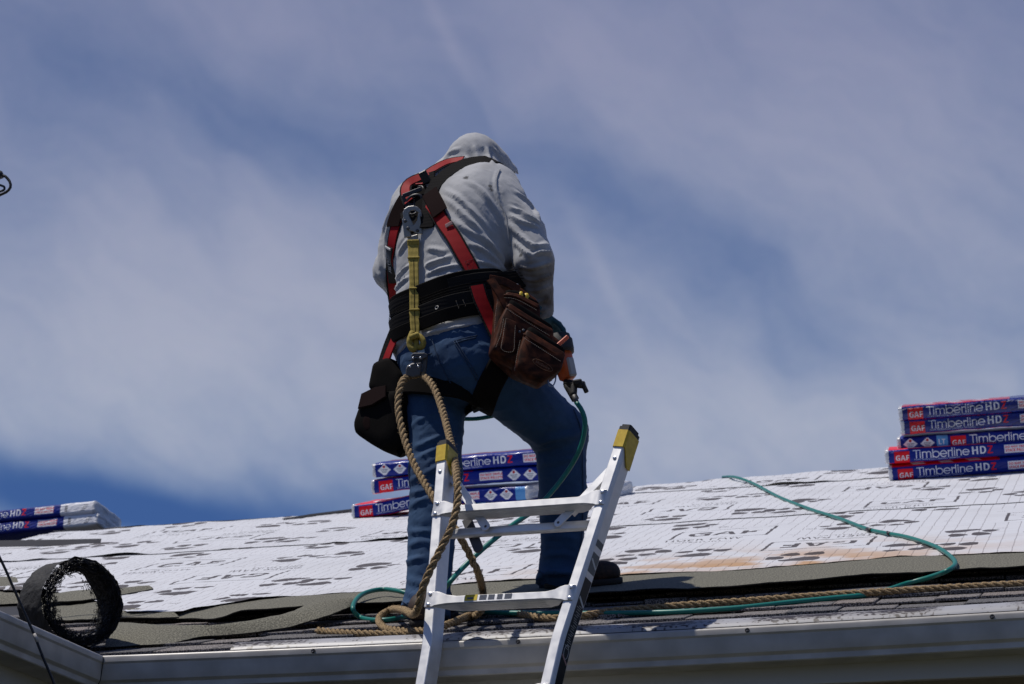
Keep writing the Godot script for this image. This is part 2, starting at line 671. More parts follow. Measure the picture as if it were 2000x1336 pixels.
func materials() -> void:
	mat("white_metal", lin(0.50, 0.485, 0.465), 0.36)
	vary(M.white_metal, T.soft_im, lin(0.41, 0.390, 0.360), lin(0.53, 0.505, 0.470), 1.3, 1.8, T.soft, 0.10)
	mat("guard_metal", Color.WHITE, 0.45)
	M.guard_metal.albedo_texture = T.guard
	mat("soffit", lin(0.34, 0.285, 0.235), 0.6)
	mat("siding", lin(0.05, 0.065, 0.075), 0.7)
	mat("fascia", lin(0.55, 0.54, 0.52), 0.5)
	var shades := [[0.125, 0.122, 0.125], [0.160, 0.152, 0.152], [0.185, 0.172, 0.168], [0.105, 0.104, 0.110], [0.195, 0.172, 0.160]]
	for k in 5:
		var s: Array = shades[k]
		var m := mat("shingle_%d" % k, Color.WHITE, 0.92)
		vary(m, T.grain_im, lin(s[0] * 0.22, s[1] * 0.22, s[2] * 0.23), lin(s[0] * 1.85, s[1] * 1.8, s[2] * 1.75), 3.4, 3.6, T.grain, 0.14)
	var gs := mat("green_granules", Color.WHITE, 0.93)
	vary(gs, T.grain_im, lin(0.045, 0.043, 0.033), lin(0.255, 0.245, 0.19), 3.2, 1.9, T.grain, 0.12)
	mat("tar", lin(0.006, 0.006, 0.007), 0.55)
	mat("tar_gloss", lin(0.010, 0.010, 0.014), 0.16)
	relief(M.tar_gloss, T.soft, 6.0, 0.5)
	var fm := mat("felt", Color.WHITE, 0.72)
	fm.albedo_texture = T.felt
	fm.vertex_color_use_as_albedo = true
	fm.specular_mode = BaseMaterial3D.SPECULAR_SCHLICK_GGX
	mat("lawn", lin(0.055, 0.075, 0.030), 0.95)
	vary(M.lawn, T.soft_im, lin(0.045, 0.050, 0.025), lin(0.09, 0.085, 0.045), 0.3)
	var al := mat("aluminium", Color.WHITE, 0.60, 0.78)
	vary(al, T.soft_im, lin(0.70, 0.70, 0.705), lin(0.82, 0.82, 0.82), 4.0, 1.6)
	al.roughness_texture = ramp_tex(T.soft_im, Color(0.78, 0.78, 0.78), Color(1, 1, 1), 2.0)
	var ad := mat("aluminium_dull", Color.WHITE, 0.6, 0.9)
	vary(ad, T.soft_im, lin(0.26, 0.24, 0.22), lin(0.52, 0.50, 0.48), 6.0, 2.0)
	mat("rivet", lin(0.75, 0.75, 0.76), 0.3, 1.0)
	var ye := mat("yellow_plastic", Color.WHITE, 0.42)
	vary(ye, T.soft_im, lin(0.55, 0.36, 0.012), lin(0.72, 0.50, 0.03), 9.0, 1.5)
	mat("black_rubber", lin(0.022, 0.022, 0.024), 0.7)
	relief(M.black_rubber, T.grain, 8.0, 0.05)
	mat("black_label", lin(0.012, 0.012, 0.013), 0.5)
	mat("white_print", lin(0.6, 0.6, 0.6), 0.7)
	mat("pink_print", lin(0.42, 0.25, 0.24), 0.7)
	mat("yellow_print", lin(0.70, 0.52, 0.03), 0.6)
	mat("grey_print", lin(0.16, 0.16, 0.16), 0.7)
	mat("steel_dark", lin(0.12, 0.12, 0.125), 0.58, 0.8)
	mat("steel", lin(0.34, 0.335, 0.325), 0.50, 0.9)
	relief(M.steel, T.soft, 20.0, 0.02)
	mat("black_iron", lin(0.03, 0.03, 0.034), 0.42, 0.5)
	mat("hose_green", lin(0.004, 0.165, 0.135), 0.42)
	mat("black_cable", lin(0.010, 0.010, 0.011), 0.5)
	var rp := mat("rope_fibre", Color.WHITE, 0.95)
	vary(rp, T.fine_im, lin(0.10, 0.062, 0.028), lin(0.50, 0.365, 0.20), 2.2, 2.6, T.fine, 0.16)
	var rw := mat("red_webbing", Color.WHITE, 0.62)
	vary(rw, T.weave_im, lin(0.26, 0.006, 0.010), lin(0.40, 0.012, 0.016), 4.0, 1.5, T.rib, 0.02)
	rw.metallic_specular = 0.25
	var bw := mat("black_webbing", Color.WHITE, 0.85)
	vary(bw, T.weave_im, lin(0.010, 0.0095, 0.0095), lin(0.032, 0.030, 0.030), 10.0, 1.5, T.rib, 0.06)
	bw.metallic_specular = 0.15
	mat("black_nylon", lin(0.0105, 0.0095, 0.0092), 0.9)
	M.black_nylon.metallic_specular = 0.14
	relief(M.black_nylon, T.weave, 6.0, 0.06)
	mat("brown_nylon", lin(0.017, 0.0095, 0.0095), 0.9)
	M.brown_nylon.metallic_specular = 0.14
	relief(M.brown_nylon, T.weave, 6.0, 0.08)
	var kv := mat("yellow_webbing", Color.WHITE, 0.85)
	vary(kv, T.weave_im, lin(0.21, 0.155, 0.022), lin(0.47, 0.36, 0.075), 5.0, 1.8, T.rib, 0.12)
	var le := mat("leather", Color.WHITE, 0.62)
	vary(le, T.soft_im, lin(0.016, 0.0048, 0.0024), lin(0.105, 0.031, 0.013), 5.0, 1.9, T.grain, 0.03)
	le.metallic_specular = 0.25
	mat("leather_edge", lin(0.16, 0.075, 0.04), 0.8)
	mat("thread", lin(0.45, 0.38, 0.30), 0.9)
	var sh := mat("shirt_cloth", Color.WHITE, 0.88)
	vary(sh, T.weave_im, lin(0.35, 0.356, 0.372), lin(0.455, 0.461, 0.477), 5.0, 1.2, T.weave, 0.025)
	sh.vertex_color_use_as_albedo = true
	sh.rim_enabled = true
	sh.rim = 0.25
	mat("shirt_seam", lin(0.33, 0.335, 0.35), 0.9)
	var dn := mat("denim", Color.WHITE, 0.88)
	vary(dn, T.weave_im, lin(0.009, 0.038, 0.098), lin(0.034, 0.098, 0.215), 6.0, 1.5, T.weave, 0.04)
	dn.vertex_color_use_as_albedo = true
	mat("denim_seam", lin(0.02, 0.045, 0.10), 0.9)
	mat("skin", lin(0.42, 0.25, 0.17), 0.55)
	mat("glove", lin(0.012, 0.07, 0.095), 0.7)
	var bo := mat("boot_leather", Color.WHITE, 0.7)
	vary(bo, T.soft_im, lin(0.010, 0.005, 0.003), lin(0.050, 0.022, 0.013), 9.0, 1.8)
	mat("boot_sole", lin(0.016, 0.014, 0.013), 0.8)
	mat("orange_plastic", lin(0.55, 0.09, 0.015), 0.42)
	mat("red_plastic", lin(0.42, 0.02, 0.02), 0.4)
	mat("grey_plastic", lin(0.42, 0.40, 0.38), 0.5)
	mat("blue_metal", lin(0.20, 0.26, 0.36), 0.35, 0.9)
	mat("orange_pencil", lin(0.62, 0.095, 0.03), 0.55)
	mat("vent_fabric", lin(0.012, 0.012, 0.013), 0.75)
	relief(M.vent_fabric, T.soft, 7.0, 0.4)
	mat("vent_fibre", lin(0.006, 0.006, 0.008), 0.33)
	mat("grey_metal", lin(0.062, 0.062, 0.070), 0.5, 0.2)


# ------------------------------------------------------------------ house
const XC := -1.2796   # x of the inner gutter corner
var house: Node3D


func roof_y(z: float) -> float:
	return EY - TP * (z + 0.12)


func ridge_z(x: float) -> float:
	var k := [[-12.0, -5.0], [-3.62, -5.84], [-2.5, -5.85], [-1.58, -6.2], [-0.9, -6.72], [0.5, -7.0], [1.45, -7.12], [9.0, -7.5]]
	for i in k.size() - 1:
		if x <= k[i + 1][0]:
			return lerpf(k[i][1], k[i + 1][1], clampf((x - k[i][0]) / (k[i + 1][0] - k[i][0]), 0.0, 1.0))
	return -7.5


func lip_y(x: float) -> float:
	var q := clampf((x - 0.09) / 1.37, -1.0, 1.6)
	return EY + 0.0075 * q * q


# gutter shell: profile points (inward, up), front to back
func gutter_run(along: Vector3, inward: Vector3, start: Vector3, length: float, sag: bool) -> SurfaceTool:
	var outer := [[0.006, 0.000], [0.001, -0.003], [0.0, -0.008], [0.0, -0.020], [0.003, -0.024], [0.0045, -0.026], [0.006, -0.045], [0.008, -0.062], [0.011, -0.074], [0.020, -0.0815], [0.021, -0.083], [0.021, -0.098], [0.024, -0.101], [0.118, -0.101], [0.118, 0.0]]
	var st := new_st()
	var n := 60
	var rows := []
	for i in n + 1:
		var row := []
		for q in outer:
			var s: float = -q[0] + (length + q[0]) * i / n
			var p: Vector3 = start + along * s + inward * q[0] + Vector3.UP * q[1]
			if sag:
				p.y += lip_y(p.x) - EY
			else:
				p.y += lip_y(XC) - EY
			row.append(p)
		for k in range(outer.size() - 1, -1, -1):   # the inside, a sheet's thickness away
			var q: Array = outer[k]
			var s2: float = -q[0] + (length + q[0]) * i / n
			var dx := 0.0016 if k < 12 else (-0.0016 if k > 12 else 0.0)
			var p2: Vector3 = start + along * s2 + inward * (q[0] + dx) + Vector3.UP * (q[1] + (0.0016 if k > 10 and k < 14 else 0.0))
			p2.y += (lip_y(p2.x) if sag else lip_y(XC)) - EY
			row.append(p2)
		rows.append(row)
	for i in n:
		for k in rows[0].size():
			var k2: int = (k + 1) % rows[0].size()
			st.set_smooth_group(1 if (k in [5, 6, 7]) else (2 if k < 3 else 10 + k))
			var a: Vector3 = rows[i][k]
			var b: Vector3 = rows[i + 1][k]
			var c: Vector3 = rows[i + 1][k2]
			var d: Vector3 = rows[i][k2]
			for v in ([a, b, c, a, c, d] if sag else [a, c, b, a, d, c]):
				st.add_vertex(v)
	return st


func sheet(st: SurfaceTool, a: Vector3, b: Vector3, c: Vector3, d: Vector3, th: float) -> void:
	var n := (b - a).cross(d - a).normalized() * th
	var mid := (a + b + c + d) / 4.0 - n * 0.5
	st.set_smooth_group(-1)
	quad_out(st, a, b, c, d, mid)
	quad_out(st, a - n, b - n, c - n, d - n, mid)
	quad_out(st, a, b, b - n, a - n, mid)
	quad_out(st, b, c, c - n, b - n, mid)
	quad_out(st, c, d, d - n, c - n, mid)
	quad_out(st, d, a, a - n, d - n, mid)


func build_house() -> void:
	var g := new_st()
	for i in 12:
		for k in 12:
			var x0 := -240.0 + 40.0 * i
			var z0 := -240.0 + 40.0 * k
			quad_out(g, Vector3(x0, 0, z0), Vector3(x0 + 40, 0, z0), Vector3(x0 + 40, 0, z0 + 40), Vector3(x0, 0, z0 + 40), Vector3(x0, -50, z0))
	var ground := obj("ground", g, M.lawn)
	ground.set_meta("kind", "structure")

	house = thing("house", "single storey house with white gutters and a low roof being stripped and re-covered", "house", Vector3(-2, 0, -6))
	# walls, closed volumes under the eaves
	var w := new_st()
	bx(w, Transform3D(Basis(), Vector3(0.0, (EY - 0.16) * 0.5, -6.4)), Vector3(15.0, EY - 0.16, 11.8), 0.01)
	bx(w, Transform3D(Basis(), Vector3(-5.2, (EY - 0.162) * 0.5, 3.8)), Vector3(6.84, EY - 0.162, 8.6), 0.01)
	obj("wall", w, M.siding, house)
	for k in 9:
		var sb := new_st()
		bx(sb, Transform3D(Basis(Vector3.RIGHT, deg_to_rad(-4.0)), Vector3(2.9, EY - 0.20 - 0.10 * k, -0.488)), Vector3(9.2, 0.104, 0.012), 0.002)
		obj("siding_board", sb, M.siding, house)
	# soffit boards run along the eave
	for k in 3:
		var so := new_st()
		bx(so, Transform3D(Basis(), Vector3(2.9, EY - 0.147 - 0.002 * (k % 2), -0.185 - 0.119 * k)), Vector3(9.0, 0.014, 0.116), 0.002)
		obj("soffit_panel", so, M.soffit, house)
		var s2 := new_st()
		bx(s2, Transform3D(Basis(), Vector3(XC - 0.185 - 0.119 * k, EY - 0.148 - 0.002 * (k % 2), 3.6)), Vector3(0.116, 0.014, 8.2), 0.002)
		obj("soffit_panel", s2, M.soffit, house)
	var fa := new_st()
	bx(fa, Transform3D(Basis(), Vector3(2.9, EY - 0.075, -0.132)), Vector3(8.6, 0.152, 0.020), 0.002)
	bx(fa, Transform3D(Basis(), Vector3(XC - 0.132, EY - 0.077, 3.7)), Vector3(0.020, 0.150, 7.7), 0.002)
	obj("fascia", fa, M.fascia, house)

	# gutters, mitred at the inner corner
	var g1 := obj("gutter", gutter_run(Vector3.RIGHT, Vector3(0, 0, -1), Vector3(XC, EY, 0), 8.5, true), M.white_metal, house, "white gutter along the long eave")
	obj("gutter", gutter_run(Vector3(0, 0, 1), Vector3(-1, 0, 0), Vector3(XC, EY, 0), 7.5, false), M.white_metal, house, "white gutter of the side wing, in shade")
	for s in [Vector3(-0.608, 2.877, 0.001), Vector3(0.019, 2.872, 0.001), Vector3(0.690, 2.874, 0.001), Vector3(1.375, 2.878, 0.001)]:
		var sc := new_st()
		var at: Vector3 = s
		at.y = lip_y(at.x) - 0.012
		lathe(sc, PackedVector2Array([Vector2(0.0068, -0.001), Vector2(0.0068, 0.0015), Vector2(0.005, 0.0035), Vector2(0.0001, 0.0042)]), basis_y(Vector3(0, 0, 1), at), 12)
		obj("gutter_screw", sc, M.steel_dark, g1)
	var seam := new_st()
	var sp := PackedVector3Array()
	for q in [[0.0, -0.004], [0.0, -0.02], [0.006, -0.05], [0.011, -0.074], [0.021, -0.083], [0.021, -0.099]]:
		sp.append(Vector3(XC - q[0] + 0.001, lip_y(XC) + q[1], -q[0] + 0.001))
	tube(seam, sp, 0.0013, 5)
	obj("corner_seam", seam, M.tar, g1)

	# rolled guard strip behind the lip
	var gd := new_st()
	var prof := [[-0.010, 0.003], [-0.014, 0.011], [-0.026, 0.021], [-0.048, 0.032], [-0.075, 0.039], [-0.098, 0.040], [-0.114, 0.034], [-0.122, 0.020], [-0.122, 0.012], [-0.010, 0.001]]
	var x0 := Vector3(-0.874, 2.907, -0.030).x
	var bumps := FastNoiseLite.new()
	bumps.seed = 4
	bumps.frequency = 0.9
	var nn := 180
	for i in nn:
		for k in prof.size() - 1:
			var q := []
			for e in [[i, k], [i + 1, k], [i + 1, k + 1], [i, k + 1]]:
				var x: float = x0 + 4.6 * e[0] / nn
				var wob := 0.003 * bumps.get_noise_1d(x) + 0.002 * bumps.get_noise_1d(x * 4.0)
				q.append([Vector3(x, lip_y(x) + prof[e[1]][1] + (wob if e[1] > 0 and e[1] < 8 else 0.0), prof[e[1]][0]), Vector2((x - x0) / 4.6, (prof[e[1]][0] + 0.122) / 0.125)])
			gd.set_smooth_group(0 if k < 7 else 5)
			for e in [0, 1, 2, 0, 2, 3]:
				gd.set_uv(q[e][1])
				gd.add_vertex(q[e][0])
	for k in range(1, prof.size() - 2):
		tri_out(gd, Vector3(x0, lip_y(x0) + prof[0][1], prof[0][0]), Vector3(x0, lip_y(x0) + prof[k][1], prof[k][0]), Vector3(x0, lip_y(x0) + prof[k + 1][1], prof[k + 1][0]), Vector3(x0 + 1, EY, -0.05))
	obj("gutter_guard", gd, M.guard_metal, house, "white rolled metal strip with dark lichen specks")

	# roof deck
	var rd := new_st()
	rd.set_smooth_group(-1)
	var xs := []
	for i in 46:
		xs.append(-9.0 + 16.0 * i / 45.0)
	for i in 45:
		var xa: float = xs[i]
		var xb: float = xs[i + 1]
		var za := minf(-0.12, xa - XC)   # cut along the valley
		var zb := minf(-0.12, xb - XC)
		var ra := minf(ridge_z(xa), za)
		var rb := minf(ridge_z(xb), zb)
		sheet(rd, Vector3(xa, roof_y(za) - 0.012, za), Vector3(xb, roof_y(zb) - 0.012, zb), Vector3(xb, roof_y(rb) - 0.012, rb), Vector3(xa, roof_y(ra) - 0.012, ra), 0.02)
		sheet(rd, Vector3(xb, roof_y(rb) - 0.013, rb), Vector3(xa, roof_y(ra) - 0.013, ra), Vector3(xa, EY - 0.1, -13.0), Vector3(xb, EY - 0.1, -13.0), 0.02)
	var wing := func(x: float) -> float: return EY + TP * (XC - x - 0.12)
	sheet(rd, Vector3(XC - 0.12, EY - 0.012, -0.1), Vector3(XC - 0.12, EY - 0.012, 8.0), Vector3(-5.2, wing.call(-5.2) - 0.012, 8.0), Vector3(-5.2, wing.call(-5.2) - 0.012, -3.9), 0.02)
	sheet(rd, Vector3(-5.2, wing.call(-5.2) - 0.012, -3.9), Vector3(-5.2, wing.call(-5.2) - 0.012, 8.0), Vector3(-9.2, EY - 0.1, 8.0), Vector3(-9.2, EY - 0.1, -3.9), 0.02)
	var roof := obj("roof", rd, M.tar, house)

	# old laminated shingles between the gutter and the new felt
	var meshes := []
	for k in 6:
		var st := new_st()
		bx(st, Transform3D(), Vector3(1.0, 1.0, 1.0), 0.03)
		st.generate_normals()
		meshes.append(st)
	var n := Basis(Vector3.RIGHT, atan(TP))
	for c in 9:
		var zc := -0.17 - 0.178 * c
		var x := maxf(-2.6, XC + zc - 0.1) + rng.randf_range(0.0, 0.2)
		while x < 2.3:
			var wd := rng.randf_range(0.13, 0.24)
			var st := new_st()
			var th := rng.randf_range(0.007, 0.0165)
			var len := 0.205
			bx(st, Transform3D(), Vector3(wd - 0.0055, th, len), 0.002)
			var o := obj("shingle", st, M["shingle_%d" % rng.randi_range(0, 4)], roof)
			var b := n * Basis(Vector3.RIGHT, -0.058 + rng.randf_range(-0.014, 0.006)) * Basis(Vector3.UP, rng.randf_range(-0.012, 0.012))
			o.basis = b
			o.position = Vector3(x + wd * 0.5, roof_y(zc - 0.09) - 0.005 + rng.randf_range(0.0, 0.003), zc - 0.09 + rng.randf_range(-0.005, 0.005))
			x += wd


# height of the felt above the roof plane
var wr: FastNoiseLite
func felt_rise(x: float, z: float, s: float) -> float:
	var y := 0.0042 * wr.get_noise_2d(x * 1.1, z * 6.0) + 0.0022 * wr.get_noise_2d(x * 4.0 + 50.0, z * 16.0)
	y += 0.0011 * wr.get_noise_2d(x * 16.0, z * 26.0 + 9.0) + 0.0013 * wr.get_noise_2d(x * 2.5 + 80.0, z * 34.0)
	var lift := clampf(wr.get_noise_2d(x * 2.1 + 300.0, z * 0.2) - 0.12, 0.0, 1.0)
	y += 0.024 * lift * exp(-s * s / 0.012) * (1.0 if z < -2.4 else 0.0)
	return y


func build_roof_cover() -> void:
	wr = FastNoiseLite.new()
	wr.seed = 9
	wr.frequency = 1.0
	wr.fractal_octaves = 2
	var stain := FastNoiseLite.new()
	stain.seed = 19
	stain.frequency = 1.4
	stain.fractal_octaves = 4
	var edge := [[-9.0, -2.6], [-3.4, -2.6], [-2.6, -2.3], [-1.95, -1.55], [-1.74, -1.23], [-1.52, -1.16], [-1.42, -1.36], [-1.32, -1.47], [-1.04, -1.50], [-0.79, -1.52], [-0.5, -1.62], [-0.2, -1.60], [0.16, -1.59], [0.44, -1.56], [0.74, -1.64], [0.98, -1.735], [1.2, -1.66], [1.42, -1.63], [4.0, -1.6]]
	var edge_at := func(x: float) -> float:
		for i in edge.size() - 1:
			if x <= edge[i + 1][0]:
				return lerpf(edge[i][1], edge[i + 1][1], clampf((x - edge[i][0]) / (edge[i + 1][0] - edge[i][0]), 0.0, 1.0))
		return -1.6
	for c in 3:
		var nu := 330
		var nv := 120
		var v := PackedVector3Array()
		var uv := PackedVector2Array()
		var col := PackedColorArray()
		var ix := PackedInt32Array()
		for i in nu + 1:
			var x := -4.2 + 7.4 * i / nu
			var zl: float = edge_at.call(x) if c == 0 else -1.62 - 2.16 * c - 0.03 * sin(x * 1.3 + c)
			var z0 := -1.62 - 2.16 * c
			var zt := maxf(z0 - 2.26, ridge_z(x) + 0.01)
			if c == 2:
				zt = ridge_z(x) - 0.0
			zl = maxf(zl, zt + 0.02)
			for j in nv + 1:
				var q := pow(float(j) / nv, 1.15)
				var z := lerpf(zl, zt, q)
				var s := zl - z
				var y := roof_y(z) + FO + 0.004 * (1.0 - q) * (1.0 if c else 0.0) + felt_rise(x, z, s)
				y += 0.022 * exp(-pow((x - 1.0) / 0.7, 2.0)) * exp(-pow((z + 6.42) / 0.10, 2.0))
				y += 0.012 * clampf(wr.get_noise_2d(x * 1.7, 7.0 + c), -0.2, 1.0) * exp(-pow((z - ridge_z(x)) / 0.12, 2.0))
				if c == 2 and j >= nv - 2:
					y -= 0.012 * (j - nv + 3) * 0.6
				v.append(Vector3(x, y, z))
				uv.append(Vector2(x / 2.4 + 0.37 * c + 0.117, 1.0 - (z0 - z) / 2.2 * cos(atan(TP)) * 1.05))
				var cc := Color(1, 1, 1)
				if c == 0:
					var t := clampf((stain.get_noise_2d(x * 2.4, z * 2.2) + 0.26) * 2.4, 0.0, 1.0) * exp(-pow(s / 0.55, 2.0)) * exp(-pow((x - 0.45) / 0.75, 2.0))
					t = maxf(t, 0.55 * exp(-s / 0.12) * clampf((x + 0.6) * 2.0, 0.0, 1.0) * clampf(stain.get_noise_2d(x * 2.0, 3.0) + 0.6, 0.0, 1.0))
					cc = Color(1, 1, 1).lerp(Color(0.76, 0.43, 0.19), clampf(t * 1.1, 0.0, 0.95))
				var d := clampf(stain.get_noise_2d(x * 0.8 + 70.0, z * 1.1) * 0.9, 0.0, 1.0)
				cc = cc * Color(1, 1, 1).lerp(Color(0.86, 0.855, 0.85), d)
				col.append(cc)
		for i in nu:
			for j in nv:
				var a := i * (nv + 1) + j
				ix.append_array([a, a + 1, a + nv + 2, a, a + nv + 2, a + nv + 1])
		obj("felt_course", grid_mesh(v, uv, col, ix), M.felt, house)

	# old starter band showing below the felt, its lower edge lifted off the shingles
	var lowp := catmull([Vector3(-1.803, 3.274, -1.274), Vector3(-1.639, 3.262, -1.225), Vector3(-1.380, 3.219, -1.068), Vector3(-1.296, 3.210, -1.007), Vector3(-1.229, 3.229, -1.018), Vector3(-1.105, 3.237, -1.038), Vector3(-0.989, 3.248, -1.077), Vector3(-0.844, 3.252, -1.090), Vector3(-0.632, 3.242, -1.060), Vector3(-0.331, 3.229, -1.020), Vector3(-0.078, 3.222, -0.998), Vector3(0.177, 3.233, -1.031), Vector3(0.406, 3.223, -1.002), Vector3(0.607, 3.232, -1.028), Vector3(0.802, 3.251, -1.085), Vector3(0.934, 3.269, -1.143), Vector3(1.100, 3.263, -1.124), Vector3(1.429, 3.270, -1.145), Vector3(1.754, 3.277, -1.166)], 0.034)
	var top := PackedVector3Array()
	var bot := PackedVector3Array()
	var last := lowp.size() - 1
	for i in lowp.size():
		var q := lowp[i]
		q += Vector3(0, 0.003 * wr.get_noise_1d(q.x * 6.0 + 40.0), 0.006 * wr.get_noise_1d(q.x * 11.0))
		bot.append(q)
		var zt: float = edge_at.call(q.x) - 0.12
		top.append(Vector3(q.x, roof_y(zt) + FO - 0.008, zt))
	var band := new_st()
	for i in last:
		for j in 8:
			var f0 := j / 8.0
			var f1 := (j + 1) / 8.0
			var q := func(k: int, f: float) -> Vector3:
				var p := bot[k].lerp(top[k], f)
				p.y += 0.003 * wr.get_noise_2d(p.x * 5.0, p.z * 8.0) * sin(PI * f) + 0.004 * sin(PI * f)
				return p
			quad_out(band, q.call(i, f0), q.call(i + 1, f0), q.call(i + 1, f1), q.call(i, f1), Vector3(0, -50, 0))
	obj("starter_band", band, M.green_granules, house, "green grey granule band below the white felt")
	var under := new_st()
	for i in last:
		var d := Vector3(0, -0.005, 0.0)
		quad_out(under, bot[i] + d * 0.2 + Vector3(0, 0, 0.002), bot[i + 1] + d * 0.2 + Vector3(0, 0, 0.002), bot[i + 1] + d + Vector3(0, 0, 0.002), bot[i] + d + Vector3(0, 0, 0.002), bot[i] + Vector3(0, 0, -1))
		quad_out(under, bot[i] + d + Vector3(0, 0, 0.002), bot[i + 1] + d + Vector3(0, 0, 0.002), top[i + 1] + d, top[i] + d, bot[i] + Vector3(0, 1, 0))
	obj("starter_underside", under, M.tar, house)
	# shiny membrane edge showing at the right
	var mem := new_st()
	var mp := PackedVector3Array()
	var mn := PackedVector3Array()
	for p in catmull([Vector3(0.917, 3.265, -1.177), Vector3(1.027, 3.274, -1.198), Vector3(1.174, 3.293, -1.258), Vector3(1.306, 3.308, -1.302), Vector3(1.522, 3.334, -1.385)], 0.03):
		mp.append(p + Vector3(0, 0.003 * wr.get_noise_1d(p.x * 9.0), 0))
		mn.append(Vector3(0, 0.75, 0.66))
	ribbon(mem, mp, mn, 0.018, 0.003)
	obj("membrane_edge", mem, M.tar_gloss, house)
	# dark ridge piece left of the middle stack
	var cap := new_st()
	var cp := PackedVector3Array()
	var cn := PackedVector3Array()
	for p in [Vector3(-2.726, 4.720, -5.579), Vector3(-2.620, 4.779, -5.745), Vector3(-2.512, 4.821, -5.872), Vector3(-2.427, 4.858, -5.984)]:
		cp.append(p)
		cn.append(Vector3(0, 0.6, 0.8))
	ribbon(cap, cp, cn, 0.03, 0.004)
	obj("ridge_strip", cap, M.tar, house)


func grid_mesh(v: PackedVector3Array, uv: PackedVector2Array, col: PackedColorArray, ix: PackedInt32Array) -> ArrayMesh:
	var n := PackedVector3Array()
	n.resize(v.size())
	for t in range(0, ix.size(), 3):
		var a := v[ix[t]]
		var b := v[ix[t + 1]]
		var c := v[ix[t + 2]]
		var f := (a - c).cross(a - b)
		n[ix[t]] += f
		n[ix[t + 1]] += f
		n[ix[t + 2]] += f
	for i in n.size():
		n[i] = n[i].normalized()
	var arr := []
	arr.resize(Mesh.ARRAY_MAX)
	arr[Mesh.ARRAY_VERTEX] = v
	arr[Mesh.ARRAY_NORMAL] = n
	if uv.size():
		arr[Mesh.ARRAY_TEX_UV] = uv
	if col.size():
		arr[Mesh.ARRAY_COLOR] = col
	arr[Mesh.ARRAY_INDEX] = ix
	var m := ArrayMesh.new()
	m.add_surface_from_arrays(Mesh.PRIMITIVE_TRIANGLES, arr)
	return m


